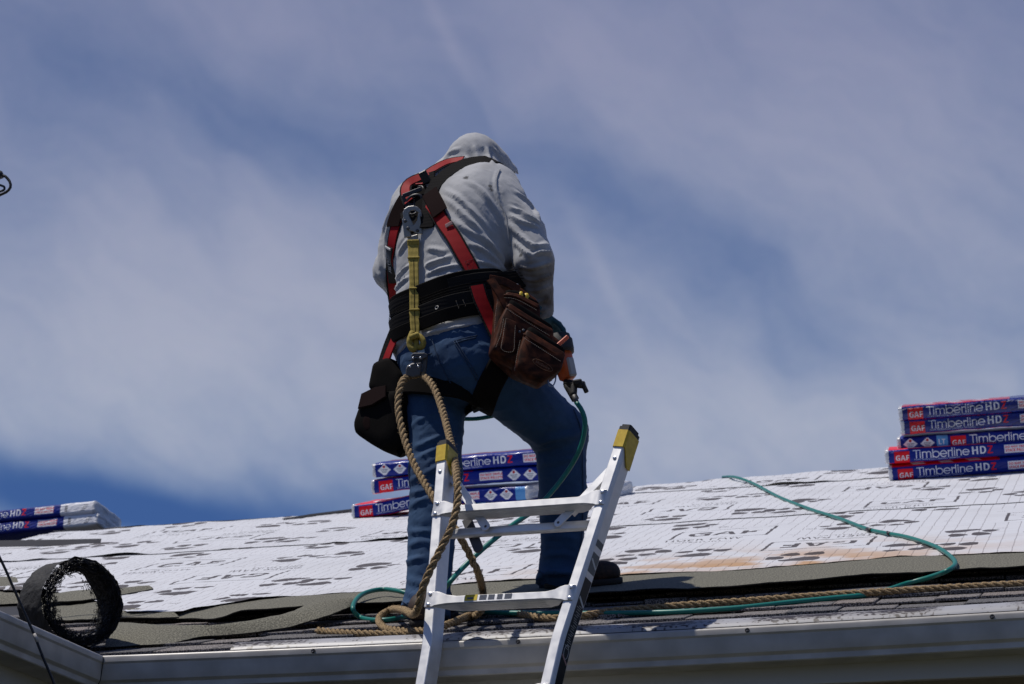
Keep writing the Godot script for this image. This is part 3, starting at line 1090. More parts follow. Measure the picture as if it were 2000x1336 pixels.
func build_loose_strips() -> void:
	# torn band that has come away and curls towards the gutter corner
	var twist := func(pts: Array, tips: Array) -> Array:
		var a := catmull(pts, 0.02)
		var b := catmull(tips, 0.02)
		var out := []
		for i in a.size():
			out.append([a[i], b[mini(int(round(float(i) / maxi(a.size() - 1, 1) * (b.size() - 1))), b.size() - 1)]])
		return out
	var lay := func(called: Array, pts: Array, tips: Array, arch: float) -> void:
		var rows: Array = twist.call(pts, tips)
		var o := thing(called[0], called[1], "roofing strip", rows[0][0], "torn roofing strips by the gutter corner")
		var st := new_st()
		var st2 := new_st()
		for i in rows.size() - 1:
			for j in 7:
				var q := []
				for e in [[i, j], [i + 1, j], [i + 1, j + 1], [i, j + 1]]:
					var f: float = e[1] / 7.0
					var p: Vector3 = (rows[e[0]][0] as Vector3).lerp(rows[e[0]][1], f)
					p.y += arch * sin(PI * f) + 0.002 * wr.get_noise_2d(p.x * 12.0, p.z * 12.0)
					q.append(p)
				quad_out(st, q[0], q[1], q[2], q[3], (q[0] + q[2]) * 0.5 + Vector3(0, -0.3, -0.05))
				var d := Vector3(0, -0.0045, -0.0005)
				quad_out(st2, q[0] + d, q[1] + d, q[2] + d, q[3] + d, (q[0] + q[2]) * 0.5 + Vector3(0, 0.3, 0.05))
				if j == 0:
					quad_out(st2, q[0], q[1], q[1] + d, q[0] + d, q[2])
				if j == 6:
					quad_out(st2, q[3], q[2], q[2] + d, q[3] + d, q[0])
		obj("granule_face", st, M.green_granules, o)
		obj("tar_back", st2, M.tar, o)
	lay.call(["torn_roofing_strip", "long torn green grey strip curling up beside the black mesh roll"], [Vector3(-1.499, 3.019, -0.501), Vector3(-1.402, 3.021, -0.504), Vector3(-1.330, 3.021, -0.504), Vector3(-1.286, 3.027, -0.525), Vector3(-1.251, 3.044, -0.571), Vector3(-1.223, 3.066, -0.632), Vector3(-1.090, 3.075, -0.660), Vector3(-0.966, 3.100, -0.724), Vector3(-0.904, 3.120, -0.754), Vector3(-0.842, 3.143, -0.781), Vector3(-0.812, 3.220, -0.992)], [Vector3(-1.720, 3.217, -1.029), Vector3(-1.595, 3.189, -0.943), Vector3(-1.472, 3.153, -0.832), Vector3(-1.398, 3.134, -0.790), Vector3(-1.322, 3.114, -0.741), Vector3(-1.246, 3.097, -0.689), Vector3(-1.134, 3.128, -0.772), Vector3(-1.023, 3.173, -0.879), Vector3(-0.996, 3.232, -1.013), Vector3(-0.938, 3.247, -1.060), Vector3(-0.840, 3.253, -1.077)], 0.024)
	lay.call(["torn_roofing_strip", "brown green flap lying between the black mesh roll and the felt"], [Vector3(-2.252, 3.337, -1.503), Vector3(-1.966, 3.287, -1.289), Vector3(-1.740, 3.263, -1.186), Vector3(-1.600, 3.246, -1.133), Vector3(-1.492, 3.237, -1.106)], [Vector3(-2.553, 3.595, -2.231), Vector3(-2.365, 3.592, -2.191), Vector3(-2.083, 3.489, -1.861), Vector3(-1.810, 3.365, -1.481), Vector3(-1.575, 3.277, -1.212)], 0.01)
	lay.call(["torn_roofing_strip", "small grey flap with a dark curled edge on the felt near the mesh roll"], [Vector3(-2.332, 3.472, -1.794), Vector3(-2.137, 3.451, -1.698), Vector3(-2.053, 3.482, -1.792), Vector3(-1.968, 3.547, -1.990)], [Vector3(-2.417, 3.554, -2.014), Vector3(-2.331, 3.587, -2.115), Vector3(-2.184, 3.578, -2.086), Vector3(-2.040, 3.568, -2.057)], 0.012)
	lay.call(["torn_roofing_strip", "green flap at the left picture edge behind the side gutter"], [Vector3(-2.967, 3.647, -2.388), Vector3(-2.800, 3.624, -2.289), Vector3(-2.807, 3.702, -2.527)], [Vector3(-3.291, 3.878, -3.004), Vector3(-3.153, 3.870, -2.980), Vector3(-3.009, 3.841, -2.892)], 0.012)
	lay.call(["torn_roofing_strip", "bluish dark flap behind the side gutter left of the mesh roll"], [Vector3(-2.916, 3.581, -2.249), Vector3(-2.764, 3.572, -2.221), Vector3(-2.641, 3.567, -2.206)], [Vector3(-3.041, 3.687, -2.482), Vector3(-2.844, 3.657, -2.374), Vector3(-2.721, 3.642, -2.344)], 0.01)
	# grey metal strip lying on the felt at the left
	var gm := thing("metal_strip", "long dark grey metal strip lying on the white felt below the left bundles", "metal strip", Vector3(-3.667, 4.378, -4.502))
	var st := new_st()
	var a: Vector3 = Vector3(-4.432, 4.448, -4.733)
	var b: Vector3 = Vector3(-3.418, 4.422, -4.652)
	var ax := (b - a).normalized()
	var mid := (a + b) * 0.5 + Vector3(0, 0.018, 0)
	bx(st, basis_zx(Vector3(0, 0.25, 0.97), ax, mid), Vector3(a.distance_to(b), 0.038, 0.004), 0.001)
	obj("strip", st, M.grey_metal, gm)

	# roll of ridge vent: cloth outside, springy black fibres inside
	var ctr: Vector3 = Vector3(-1.589, 3.145, -0.420)
	var axis := Vector3(0.80, -0.02, 0.60).normalized()
	var vent := thing("ridge_vent_roll", "roll of black fibrous ridge vent standing in the gutter corner", "roll", ctr - Vector3(0, 0.165, 0))
	var ux := axis.cross(Vector3.UP).normalized()
	var uy := ux.cross(axis).normalized()
	var wn := FastNoiseLite.new()
	wn.seed = 77
	wn.frequency = 1.0
	var rad := func(a2: float, v: float) -> float: return 0.147 + 0.009 * wn.get_noise_2d(cos(a2) * 2.2, sin(a2) * 2.2 + v * 4.0) + 0.004 * wn.get_noise_2d(cos(a2) * 9.0 + v * 14.0, sin(a2) * 9.0)
	var cloth := new_st()
	var half := 0.085
	for i in 72:
		for j in 10:
			var q := []
			for e in [[i, j], [i + 1, j], [i + 1, j + 1], [i, j + 1]]:
				var an: float = TAU * e[0] / 72.0
				var v: float = -half + 0.16 * e[1] / 10.0
				q.append(ctr + (ux * cos(an) + uy * sin(an)) * rad.call(an, v) + axis * v)
			quad_out(cloth, q[0], q[1], q[2], q[3], ctr)
	obj("outer_cloth", cloth, M.vent_fabric, vent)
	var rl := RandomNumberGenerator.new()
	rl.seed = 12
	var fib := new_st()
	for k in 2900:
		var an := rl.randf() * TAU
		var rr := lerpf(0.096, 0.138, sqrt(rl.randf()))
		var dense := 1.0 if rl.randf() < 0.75 else 0.0
		var v := half - 0.04 * dense * rl.randf() - (1.0 - dense) * rl.randf() * 0.15 + 0.006
		var c := ctr + (ux * cos(an) + uy * sin(an)) * rr + axis * v
		var tang := uy * cos(an) - ux * sin(an)
		var e1 := (axis + Vector3(rl.randfn(), rl.randfn(), rl.randfn()) * 0.35).normalized()
		var e2 := (tang + Vector3(rl.randfn(), rl.randfn(), rl.randfn()) * 0.35).normalized()
		var lr := rl.randf_range(0.004, 0.0095)
		var path := PackedVector3Array()
		var turns := rl.randf_range(0.7, 1.6)
		for t in 8:
			var ph := TAU * turns * t / 7.0
			path.append(c + (e1 * cos(ph) + e2 * sin(ph)) * lr + e2 * lr * 0.30 * (t - 3.5))
		tube(fib, path, 0.0009, 3, false)
	var fm := obj("fibre_core", fib, M.vent_fibre, vent)
	fm.set_meta("kind", "stuff")


# ------------------------------------------------------------------ ladder
const LO := Vector3(-0.0338, 2.8441, 0.1264)
const LX := Vector3(0.96535, -0.05905, 0.25418)
const LY := Vector3(0.12274, 0.96234, -0.24257)
const LZ := Vector3(-0.23028, 0.26537, 0.93624)
func lad(x: float, s: float, d: float) -> Vector3:
	return LO + LX * x + LY * s + LZ * d


func lad_half(s: float) -> float:
	var k := 0.012
	var q := (s - 0.016)
	var soft := 0.5 * (q + sqrt(q * q + k * k))
	return 0.2135 + 0.147 * soft - 0.012 * clampf(-q / 0.25, 0.0, 1.0)


func lad_frame(side: float, s: float, d := 0.0) -> Transform3D:
	var a := lad(side * lad_half(s - 0.01), s - 0.01, d)
	var b := lad(side * lad_half(s + 0.01), s + 0.01, d)
	var y := (b - a).normalized()
	var x := y.cross(LZ).normalized()
	return Transform3D(Basis(x, y, LZ), lad(side * lad_half(s), s, d))


# a section (x, depth) swept along the stations of a rail
func lad_sweep(st: SurfaceTool, side: float, stations: Array, sec: Array) -> void:
	var rows := []
	for s in stations:
		var t := lad_frame(side, s)
		var row := []
		for q in sec:
			row.append(t * Vector3(q[0] * side, 0, q[1]))
		rows.append(row)
	for i in rows.size() - 1:
		for k in sec.size():
			var k2 := (k + 1) % sec.size()
			st.set_smooth_group(k + 1)
			var e := Vector2(sec[k2][0] - sec[k][0], sec[k2][1] - sec[k][1]).normalized()
			var o := Vector2(-e.y, e.x)
			var m: Vector3 = (rows[i][k] + rows[i + 1][k2]) * 0.5
			var t2 := lad_frame(side, (stations[i] + stations[i + 1]) * 0.5)
			quad_out(st, rows[i][k], rows[i + 1][k], rows[i + 1][k2], rows[i][k2], m - t2.basis * Vector3(o.x * side, 0, o.y))
	for e in [0, rows.size() - 1]:
		var c := Vector3.ZERO
		for p in rows[e]:
			c += p
		c /= rows[e].size()
		for k in sec.size():
			tri_out(st, c, rows[e][k], rows[e][(k + 1) % sec.size()], lad(side * 0.2, 0.3, -0.03))
	st.set_smooth_group(0)


# a bar between two ladder points: stations of [x, s, d, height, depth]
func lad_bar(st: SurfaceTool, stations: Array) -> void:
	var rows := []
	for q in stations:
		var c := lad(q[0], q[1], q[2])
		var h: float = q[3] * 0.5
		var dp: float = q[4]
		var ch: float = minf(0.004, minf(h, dp) * 0.45)
		var row := []
		for e in [[h - ch, 0.0], [h, -ch], [h, -dp + ch], [h - ch, -dp], [-h + ch, -dp], [-h, -dp + ch], [-h, -ch], [-h + ch, 0.0]]:
			row.append(c + LY * e[0] + LZ * e[1])
		rows.append(row)
	for i in rows.size() - 1:
		for k in 8:
			var k2 := (k + 1) % 8
			st.set_smooth_group(k + 1)
			var mid: Vector3 = (lad(stations[i][0], stations[i][1], stations[i][2] - stations[i][4] * 0.5) + lad(stations[i + 1][0], stations[i + 1][1], stations[i + 1][2] - stations[i + 1][4] * 0.5)) * 0.5
			quad_out(st, rows[i][k], rows[i + 1][k], rows[i + 1][k2], rows[i][k2], mid)
	for e in [0, rows.size() - 1]:
		for k in range(1, 7):
			tri_out(st, rows[e][0], rows[e][k], rows[e][k + 1], lad(0, 0.3, -0.03))
	st.set_smooth_group(0)


func build_ladder() -> void:
	var l := thing("ladder", "aluminium ladder with yellow end caps leaning on the white gutter", "ladder", lad(0, -2.93, -0.03))
	var stations := [-2.93, -1.5, -0.4, -0.2, -0.12, -0.06, -0.03, -0.01, 0.01, 0.03, 0.06, 0.1, 0.2, 0.35, 0.5, 0.672]
	var sec := [[-0.0165, -0.002], [-0.0145, 0.0], [0.0125, 0.0], [0.0150, -0.002], [0.0150, -0.0045], [0.0165, -0.0055], [0.0165, -0.0085], [0.0150, -0.0095], [0.0150, -0.0115], [0.0165, -0.0125], [0.0165, -0.0150], [0.0150, -0.0160], [0.0150, -0.0180], [0.0165, -0.0190], [0.0165, -0.064], [0.0150, -0.066], [-0.0145, -0.066], [-0.0165, -0.064]]
	for side in [-1.0, 1.0]:
		var st := new_st()
		lad_sweep(st, side, stations, sec)
		var rail := obj("rail", st, M.aluminium, l)
		var cs := new_st()
		lad_sweep(cs, side, [0.622, 0.645, 0.677], [[-0.0205, -0.004], [-0.0165, 0.004], [0.0165, 0.004], [0.0205, -0.004], [0.0205, -0.066], [0.0165, -0.070], [-0.0165, -0.070], [-0.0205, -0.066]])
		for inner in [-1.0, 1.0]:
			var t := lad_frame(side, 0.622)
			t.origin += t.basis.x * inner * 0.0195
			plate(cs, PackedVector2Array([Vector2(-0.004, 0.002), Vector2(-0.066, 0.002), Vector2(-0.066, -0.045), Vector2(-0.045, -0.045)]), Transform3D(Basis(LZ, t.basis.y, LZ.cross(t.basis.y)), t.origin), 0.003)
		var cap := obj("end_cap", cs, M.yellow_plastic, l)
		var pad := new_st()
		lad_sweep(pad, side, [0.6775, 0.684, 0.690], [[-0.019, -0.003], [-0.015, 0.001], [0.015, 0.001], [0.019, -0.003], [0.019, -0.064], [0.015, -0.068], [-0.015, -0.068], [-0.019, -0.064]])
		lad_sweep(pad, side, [0.6905, 0.695, 0.6985], [[-0.016, -0.008], [-0.012, -0.004], [0.012, -0.004], [0.016, -0.008], [0.016, -0.058], [0.012, -0.062], [-0.012, -0.062], [-0.016, -0.058]])
		obj("rubber_pad", pad, M.black_rubber, cap)
		var rv := new_st()
		dome(rv, lad(side * lad_half(0.585), 0.585, 0.0), LZ, 0.0062, 0.0035)
		obj("rivet", rv, M.rivet, rail)
	for k in 11:
		var s := 0.4555 - 0.3035 * k
		var h := lad_half(s)
		var st := new_st()
		lad_bar(st, [[-h - 0.013, s, 0.0035, 0.050, 0.0035], [-h + 0.0135, s, 0.0035, 0.050, 0.0035], [-h + 0.022, s, 0.006, 0.050, 0.010], [-h + 0.036, s - 0.001, 0.006, 0.044, 0.024], [-h + 0.055, s - 0.002, 0.002, 0.033, 0.044], [-h + 0.085, s - 0.002, -0.002, 0.027, 0.056], [0.0, s - 0.002, -0.002, 0.027, 0.056], [h - 0.085, s - 0.002, -0.002, 0.027, 0.056], [h - 0.055, s - 0.002, 0.002, 0.033, 0.044], [h - 0.036, s - 0.001, 0.006, 0.044, 0.024], [h - 0.022, s, 0.006, 0.050, 0.010], [h - 0.0135, s, 0.0035, 0.050, 0.0035], [h + 0.013, s, 0.0035, 0.050, 0.0035]])
		# fine ridges pressed into the tread's underside and front
		for r in 4:
			lad_bar(st, [[-h + 0.09, s - 0.0158, -0.012 - 0.011 * r, 0.0012, 0.002], [h - 0.09, s - 0.0158, -0.012 - 0.011 * r, 0.0012, 0.002]])
		var rung := obj("rung", st, M.aluminium, l)
		for side in [-1.0, 1.0]:
			for e in [-1.0, 1.0]:
				var rv := new_st()
				dome(rv, lad(side * (lad_half(s) + 0.001), s + e * 0.017, 0.0035), LZ, 0.0064, 0.0036)
				obj("rivet", rv, M.rivet, rung)
	# scuffed underside of the first rung in view
	var h1 := lad_half(0.4)
	var br := new_st()
	lad_bar(br, [[-h1 + 0.017, 0.397, -0.046, 0.029, 0.018], [h1 - 0.017, 0.397, -0.046, 0.029, 0.018]])
	obj("cross_bar", br, M.aluminium, l)
	for side in [-1.0, 1.0]:
		var st := new_st()
		var a: Vector3 = lad(side * (lad_half(0.6) - 0.012), 0.598, -0.040)
		var b: Vector3 = lad(side * 0.118, 0.405, -0.040)
		if side > 0.0:
			b = lad(0.128, 0.402, -0.040)
		var y := (b - a).normalized()
		var t := Transform3D(Basis(y.cross(LZ), y, LZ), (a + b) * 0.5)
		bx(st, t, Vector3(0.025, a.distance_to(b), 0.004), 0.001)
		for e in [-1.0, 1.0]:
			bx(st, t.translated_local(Vector3(e * 0.0112, 0.012 * 0.0 - 0.02, -0.009)), Vector3(0.003, a.distance_to(b) * 0.80, 0.018), 0.0008)
		var tab := PackedVector2Array()
		for k in 13:
			var an := PI * k / 12.0
			tab.append(Vector2(cos(an) * 0.0135, sin(an) * 0.0135))
		tab.append(Vector2(-0.0135, -0.030))
		tab.append(Vector2(0.0135, -0.030))
		plate(st, tab, Transform3D(t.basis, b + LZ * 0.003), 0.004)
		var brace := obj("diagonal_brace", st, M.aluminium, l)
		var rv := new_st()
		dome(rv, b + LZ * 0.005, LZ, 0.0042, 0.0016)
		obj("pivot_pin", rv, M.steel_dark, brace)
	var arm := new_st()
	var o2 := PackedVector2Array()
	for k in 13:
		var an2 := PI * k / 12.0
		o2.append(Vector2(cos(an2) * 0.0155, -sin(an2) * 0.0155))
	o2.append(Vector2(-0.0155, 0.12))
	o2.append(Vector2(0.0155, 0.12))
	var ty := (LY * 0.85 - LX * 0.52).normalized()
	plate(arm, o2, Transform3D(Basis(ty.cross(LZ), ty, LZ), lad(-0.150, 0.352, -0.070)), 0.009, 0.002)
	obj("lock_arm", arm, M.grey_metal, l)
	# warning print on the second rung and on the outer side of the right rail
	var s2 := 0.152
	var lb := new_st()
	bx(lb, Transform3D(Basis(LX, LY, LZ), lad(-0.095, s2 + 0.001, -0.0016)), Vector3(0.042, 0.019, 0.0008), 0.0001)
	obj("yellow_warning_label", lb, M.yellow_print, l)
	var lg := new_st()
	for k in 5:
		for c in 4:
			bx(lg, Transform3D(Basis(LX, LY, LZ), lad(-0.055 + 0.028 * c, s2 + 0.0075 - 0.0034 * k, -0.0015)), Vector3(0.024 - 0.003 * ((k * 3 + c) % 3), 0.0017, 0.0008), 0.0001)
	bx(lg, Transform3D(Basis(LX, LY, LZ), lad(-0.097, s2 - 0.001, -0.0009)), Vector3(0.020, 0.006, 0.0006), 0.0001)
	obj("small_print", lg, M.grey_print, l)
	var stk := new_st()
	var wp := new_st()
	var pk := new_st()
	var gp := new_st()
	for k in 36:
		var s3 := 0.325 - 0.02 * k
		var t3 := lad_frame(1.0, s3, -0.042)
		t3.origin += t3.basis.x * 0.0168
		if k != 1 and k != 5:
			bx(stk if k > 5 else gp, t3, Vector3(0.0008, 0.0205, 0.040), 0.0001)
		var t4 := t3
		t4.origin += t3.basis.x * 0.0007
		var tilt := Basis(t3.basis.x.normalized(), -0.5)
		if k in [3, 9]:
			bx(wp, Transform3D(tilt * t3.basis, t4.origin), Vector3(0.0008, 0.007, 0.040), 0.0001)
		elif k in [18, 23]:
			bx(pk, Transform3D(tilt * t3.basis, t4.origin), Vector3(0.0008, 0.006, 0.040), 0.0001)
		elif k > 9 and k < 17:
			for r in 3:
				bx(wp, t4.translated_local(Vector3(0, -0.006 + 0.006 * r, 0.004 * ((k + r) % 3 - 1))), Vector3(0.0006, 0.0012, 0.024 - 0.004 * ((k * 2 + r) % 3)), 0.0001)
		elif k > 24:
			for r in 3:
				bx(gp, t4.translated_local(Vector3(0, -0.006 + 0.006 * r, 0.003 * ((k + r) % 3 - 1))), Vector3(0.0006, 0.0010, 0.026 - 0.005 * ((k + r) % 3)), 0.0001)
	var ringp := PackedVector3Array()
	var tr := lad_frame(1.0, -0.012, -0.042)
	for k in 21:
		var an3 := TAU * k / 20.0
		ringp.append(tr * Vector3(0.0174, cos(an3) * 0.021, sin(an3) * 0.013))
	tube(wp, ringp, 0.0009, 4, false)
	var stick := obj("rail_sticker", stk, M.black_label, l)
	obj("white_marks", wp, M.white_print, stick)
	obj("pink_stripe", pk, M.pink_print, stick)
	obj("grey_marks", gp, M.grey_print, stick)


# ------------------------------------------------------------------ shingle bundles
# the thin round-letter product word, drawn with strokes
func thin_word(im: Image, at: Vector2, sx: float, sy: float, w: float, col: Color) -> void:
	var pen := [0.0]
	var seg := func(pts: Array) -> void:
		var out := PackedVector2Array()
		for q in pts:
			out.append(at + Vector2((pen[0] + q[0]) * sx, -q[1] * sy))
		stroke(im, out, w, col)
	var arc := func(cx: float, cy: float, r: float, a0: float, a1: float) -> Array:
		var out := []
		for k in 17:
			var a := deg_to_rad(lerpf(a0, a1, k / 16.0))
			out.append([cx + cos(a) * r, cy + sin(a) * r])
		return out
	for ch in "Timberline":
		match ch:
			"T":
				seg.call([[0.0, 1.4], [0.9, 1.4]])
				seg.call([[0.45, 1.4], [0.45, 0.0]])
				pen[0] += 1.06
			"i":
				seg.call([[0.0, 0.0], [0.0, 1.0]])
				seg.call([[0.0, 1.27], [0.0, 1.36]])
				pen[0] += 0.36
			"m":
				seg.call([[0.0, 0.0], [0.0, 1.0]])
				seg.call(arc.call(0.33, 0.67, 0.33, 180, 0) + [[0.66, 0.0]])
				seg.call(arc.call(0.99, 0.67, 0.33, 180, 0) + [[1.32, 0.0]])
				pen[0] += 1.64
			"b":
				seg.call([[0.0, 1.45], [0.0, 0.0]])
				seg.call(arc.call(0.5, 0.5, 0.5, 180, -180))
				pen[0] += 1.18
			"e":
				seg.call([[0.0, 0.5], [1.0, 0.5]])
				seg.call(arc.call(0.5, 0.5, 0.5, 0, 312))
				pen[0] += 1.28
			"r":
				seg.call([[0.0, 0.0], [0.0, 1.0]])
				seg.call(arc.call(0.33, 0.62, 0.34, 180, 70))
				pen[0] += 0.60
			"l":
				seg.call([[0.0, 0.0], [0.0, 1.45]])
				pen[0] += 0.36
			"n":
				seg.call([[0.0, 0.0], [0.0, 1.0]])
				seg.call(arc.call(0.33, 0.67, 0.33, 180, 0) + [[0.66, 0.0]])
				pen[0] += 0.92


func wrap_picture(kind: int) -> ImageTexture:
	var im := Image.create(2048, 512, false, Image.FORMAT_RGB8)
	var blue := Color(0.02, 0.135, 0.52)
	var red := Color(0.90, 0.07, 0.15)
	var white := Color(0.93, 0.93, 0.95)
	im.fill(blue)
	var diamonds := func(x: float) -> void:
		for k in 2:
			var c := Vector2(x + 185.0 * k, 84)
			fill_poly(im, PackedVector2Array([c + Vector2(-78, 0), c + Vector2(0, -70), c + Vector2(78, 0), c + Vector2(0, 70)]), white)
			oval(im, c + Vector2(0, -36), 15, 15, 0, Color(0.75, 0.2, 0.2))
			for r in 3:
				im.fill_rect(Rect2i(int(c.x) - 40 + 8 * r, int(c.y) - 8 + 16 * r, 80 - 16 * r, 7), Color(0.55, 0.58, 0.62))
	var main := func(x: float) -> void:
		im.fill_rect(Rect2i(int(x), 26, 165, 134), red)
		write(im, "GAF", Vector2(x + 16, 128), 58, white, true, 0.98)
		thin_word(im, Vector2(x + 208, 112), 68.0, 60.0, 10.0, white)
		write(im, "HD", Vector2(x + 836, 112), 84, white, true, 1.0)
		write(im, "Z", Vector2(x + 1000, 112), 84, red, true, 1.0)
		write(im, "High Definition Lifetime Shingles", Vector2(x + 215, 148), 21, white, false, 1.15)
		im.fill_rect(Rect2i(int(x) + 1180, 28, 265, 92), white)
		write(im, "DO NOT TRIPLE", Vector2(x + 1192, 68), 26, red, true, 0.98)
		write(im, "STACK PALLETS", Vector2(x + 1192, 108), 26, red, true, 0.98)
	if kind == 0:
		main.call(62.0)
		diamonds.call(1640.0)
		im.fill_rect(Rect2i(1930, 0, 118, 160), Color(0.36, 0.62, 0.86))
	else:
		diamonds.call(110.0)
		im.fill_rect(Rect2i(395, 0, 120, 160), Color(0.36, 0.62, 0.86))
		write(im, "LT", Vector2(415, 110), 60, white, true, 0.9)
		main.call(545.0 if kind == 1 else 60.0)
		if kind == 2:
			im.fill_rect(Rect2i(1600, 0, 448, 512), white)
			for k in 14:
				im.fill_rect(Rect2i(1660, 30 + 7 * k, 40, 2 + (k * 5) % 4), Color(0.2, 0.2, 0.22))
			for k in 4:
				im.fill_rect(Rect2i(1880 + 14 * k, 118 - 24 * k, 60, 12), Color(0.55, 0.56, 0.58))
		else:
			im.fill_rect(Rect2i(2000, 0, 48, 512), white)
	# broad side of the wrapper
	if kind == 0:
		im.fill_rect(Rect2i(0, 160, 1160, 352), red)
		for k in 3:
			var x := 120.0 + 300.0 * k
			fill_poly(im, PackedVector2Array([Vector2(x, 300), Vector2(x + 120, 190), Vector2(x + 250, 190), Vector2(x + 160, 300)]), white)
			fill_poly(im, PackedVector2Array([Vector2(x + 30, 460), Vector2(x + 100, 340), Vector2(x + 230, 340), Vector2(x + 190, 460)]), white)
		for k in 20:
			im.fill_rect(Rect2i(1220 + 38 * k, 230, 22, 12), white)
			im.fill_rect(Rect2i(1220 + 38 * k, 270, 26, 8), Color(0.6, 0.65, 0.8))
	elif kind == 1:
		im.fill_rect(Rect2i(0, 330, 2048, 182), Color(0.45, 0.06, 0.10))
	im.resize(1024, 256, Image.INTERPOLATE_LANCZOS)
	return ImageTexture.create_from_image(im)


func wrap_material(kind: int, bump: Texture2D) -> StandardMaterial3D:
	var m := mat("printed_wrap_%d" % kind, Color.WHITE, 0.42)
	m.metallic_specular = 0.3
	m.albedo_texture = wrap_picture(kind)
	m.heightmap_enabled = true
	m.heightmap_texture = bump
	m.heightmap_scale = 0.4
	m.clearcoat_enabled = true
	m.clearcoat = 0.22
	m.clearcoat_roughness = 0.14
	return m


var bn: FastNoiseLite
func bundle(label: String, group: String, t: Transform3D, kind: int, seed_: int, bend: Callable, slump := 0.0) -> void:
	var L := 0.99
	var H := 0.0765
	var D := 0.336
	var o := thing("shingle_bundle", label, "shingle bundle", t.origin, group)
	var sec := [[0.168, 0.010], [0.168, 0.020], [0.168, 0.038], [0.168, 0.057], [0.168, 0.066], [0.162, 0.0735], [0.150, 0.0765], [0.06, 0.0775], [-0.06, 0.0775], [-0.15, 0.0765], [-0.168, 0.066], [-0.168, 0.012], [-0.158, 0.001], [0.0, 0.0], [0.150, 0.0], [0.163, 0.003]]
	var n := 44
	var place := func(x: float, z: float, y: float, out: float) -> Vector3:
		var p := Vector3(x, y, z)
		var w := 0.0035 * bn.get_noise_3d(x * 6.0 + seed_ * 9.0, y * 22.0, z * 6.0) + 0.0012 * bn.get_noise_3d((x + y * 1.4) * 46.0 + seed_, y * 9.0, z * 12.0)
		p.z += signf(z) * (w + out * 0.004 * (1.0 - pow(2.0 * y / H - 1.0, 2.0))) if absf(z) > 0.155 else 0.0
		p.y += w * 1.2 + bend.call(x) - slump * pow(maxf(0.0, absf(x) - 0.3) / 0.2, 2.0) * 0.01
		return t * p
	var st := new_st()
	for i in n:
		for k in sec.size():
			var k2 := (k + 1) % sec.size()
			var q := []
			for e in [[i, k], [i + 1, k], [i + 1, k2], [i, k2]]:
				var f: float = float(e[0]) / n
				var s: Array = sec[e[1]]
				var v: float
				if k < 4:
					v = (1.0 - s[1] / H) * 160.0 / 512.0
				elif k == 15:
					v = 158.0 / 512.0
				else:
					v = (166.0 + 340.0 * (0.168 - s[0]) / D) / 512.0
				if k == 4:
					v = lerpf(0.003, 0.33, 0.0) if e[1] == 4 else 0.003
				q.append([place.call(-L / 2 + L * f, s[0], s[1], 1.0), Vector2(f, v)])
			var mid := t * Vector3(-L / 2 + L * (i + 0.5) / n, H / 2 + bend.call(-L / 2 + L * (i + 0.5) / n), 0)
			var nn: Vector3 = (q[0][0] - q[2][0]).cross(q[0][0] - q[1][0])
			var order := [0, 1, 2, 0, 2, 3]
			if nn.dot((q[0][0] + q[2][0]) * 0.5 - mid) < 0.0:
				order = [0, 2, 1, 0, 3, 2]
			for e in order:
				st.set_uv(q[e][1])
				st.add_vertex(q[e][0])
	obj("printed_wrap", st, M["printed_wrap_%d" % kind], o)
	for end in [-1.0, 1.0]:
		var fs := new_st()
		var rings := []
		for r in 5:
			var ring := PackedVector3Array()
			var f: float = [1.0, 1.012, 0.97, 0.72, 0.35][r]
			var dx: float = [-0.002, 0.006, 0.016, 0.020, 0.017][r]
			for k in 40:
				var u := k / 40.0 * sec.size()
				var a: Array = sec[int(u) % sec.size()]
				var b: Array = sec[(int(u) + 1) % sec.size()]
				var z: float = lerpf(a[0], b[0], u - int(u))
				var y: float = lerpf(a[1], b[1], u - int(u))
				var w := 0.007 * bn.get_noise_3d(z * 30.0 + seed_ * 3.0, y * 50.0, end * 7.0 + r * 0.7) * (0.3 if r == 0 else 1.0)
				ring.append(place.call(end * (L / 2 + dx + w * 1.3), z * f, H / 2 + (y - H / 2) * f + w * 0.4, 1.0))
			rings.append(ring)
		var core: Vector3 = t * Vector3(end * (L / 2 - 0.05), H / 2 + bend.call(end * L / 2), 0)
		for r in 4:
			for k in 40:
				quad_out(fs, rings[r][k], rings[r + 1][k], rings[r + 1][(k + 1) % 40], rings[r][(k + 1) % 40], core)
		for k in 40:
			tri_out(fs, rings[4][k], rings[4][(k + 1) % 40], t * Vector3(end * (L / 2 + 0.014), H / 2 + bend.call(end * L / 2), 0), core)
		obj("end_film", fs, M.wrap_film, o)


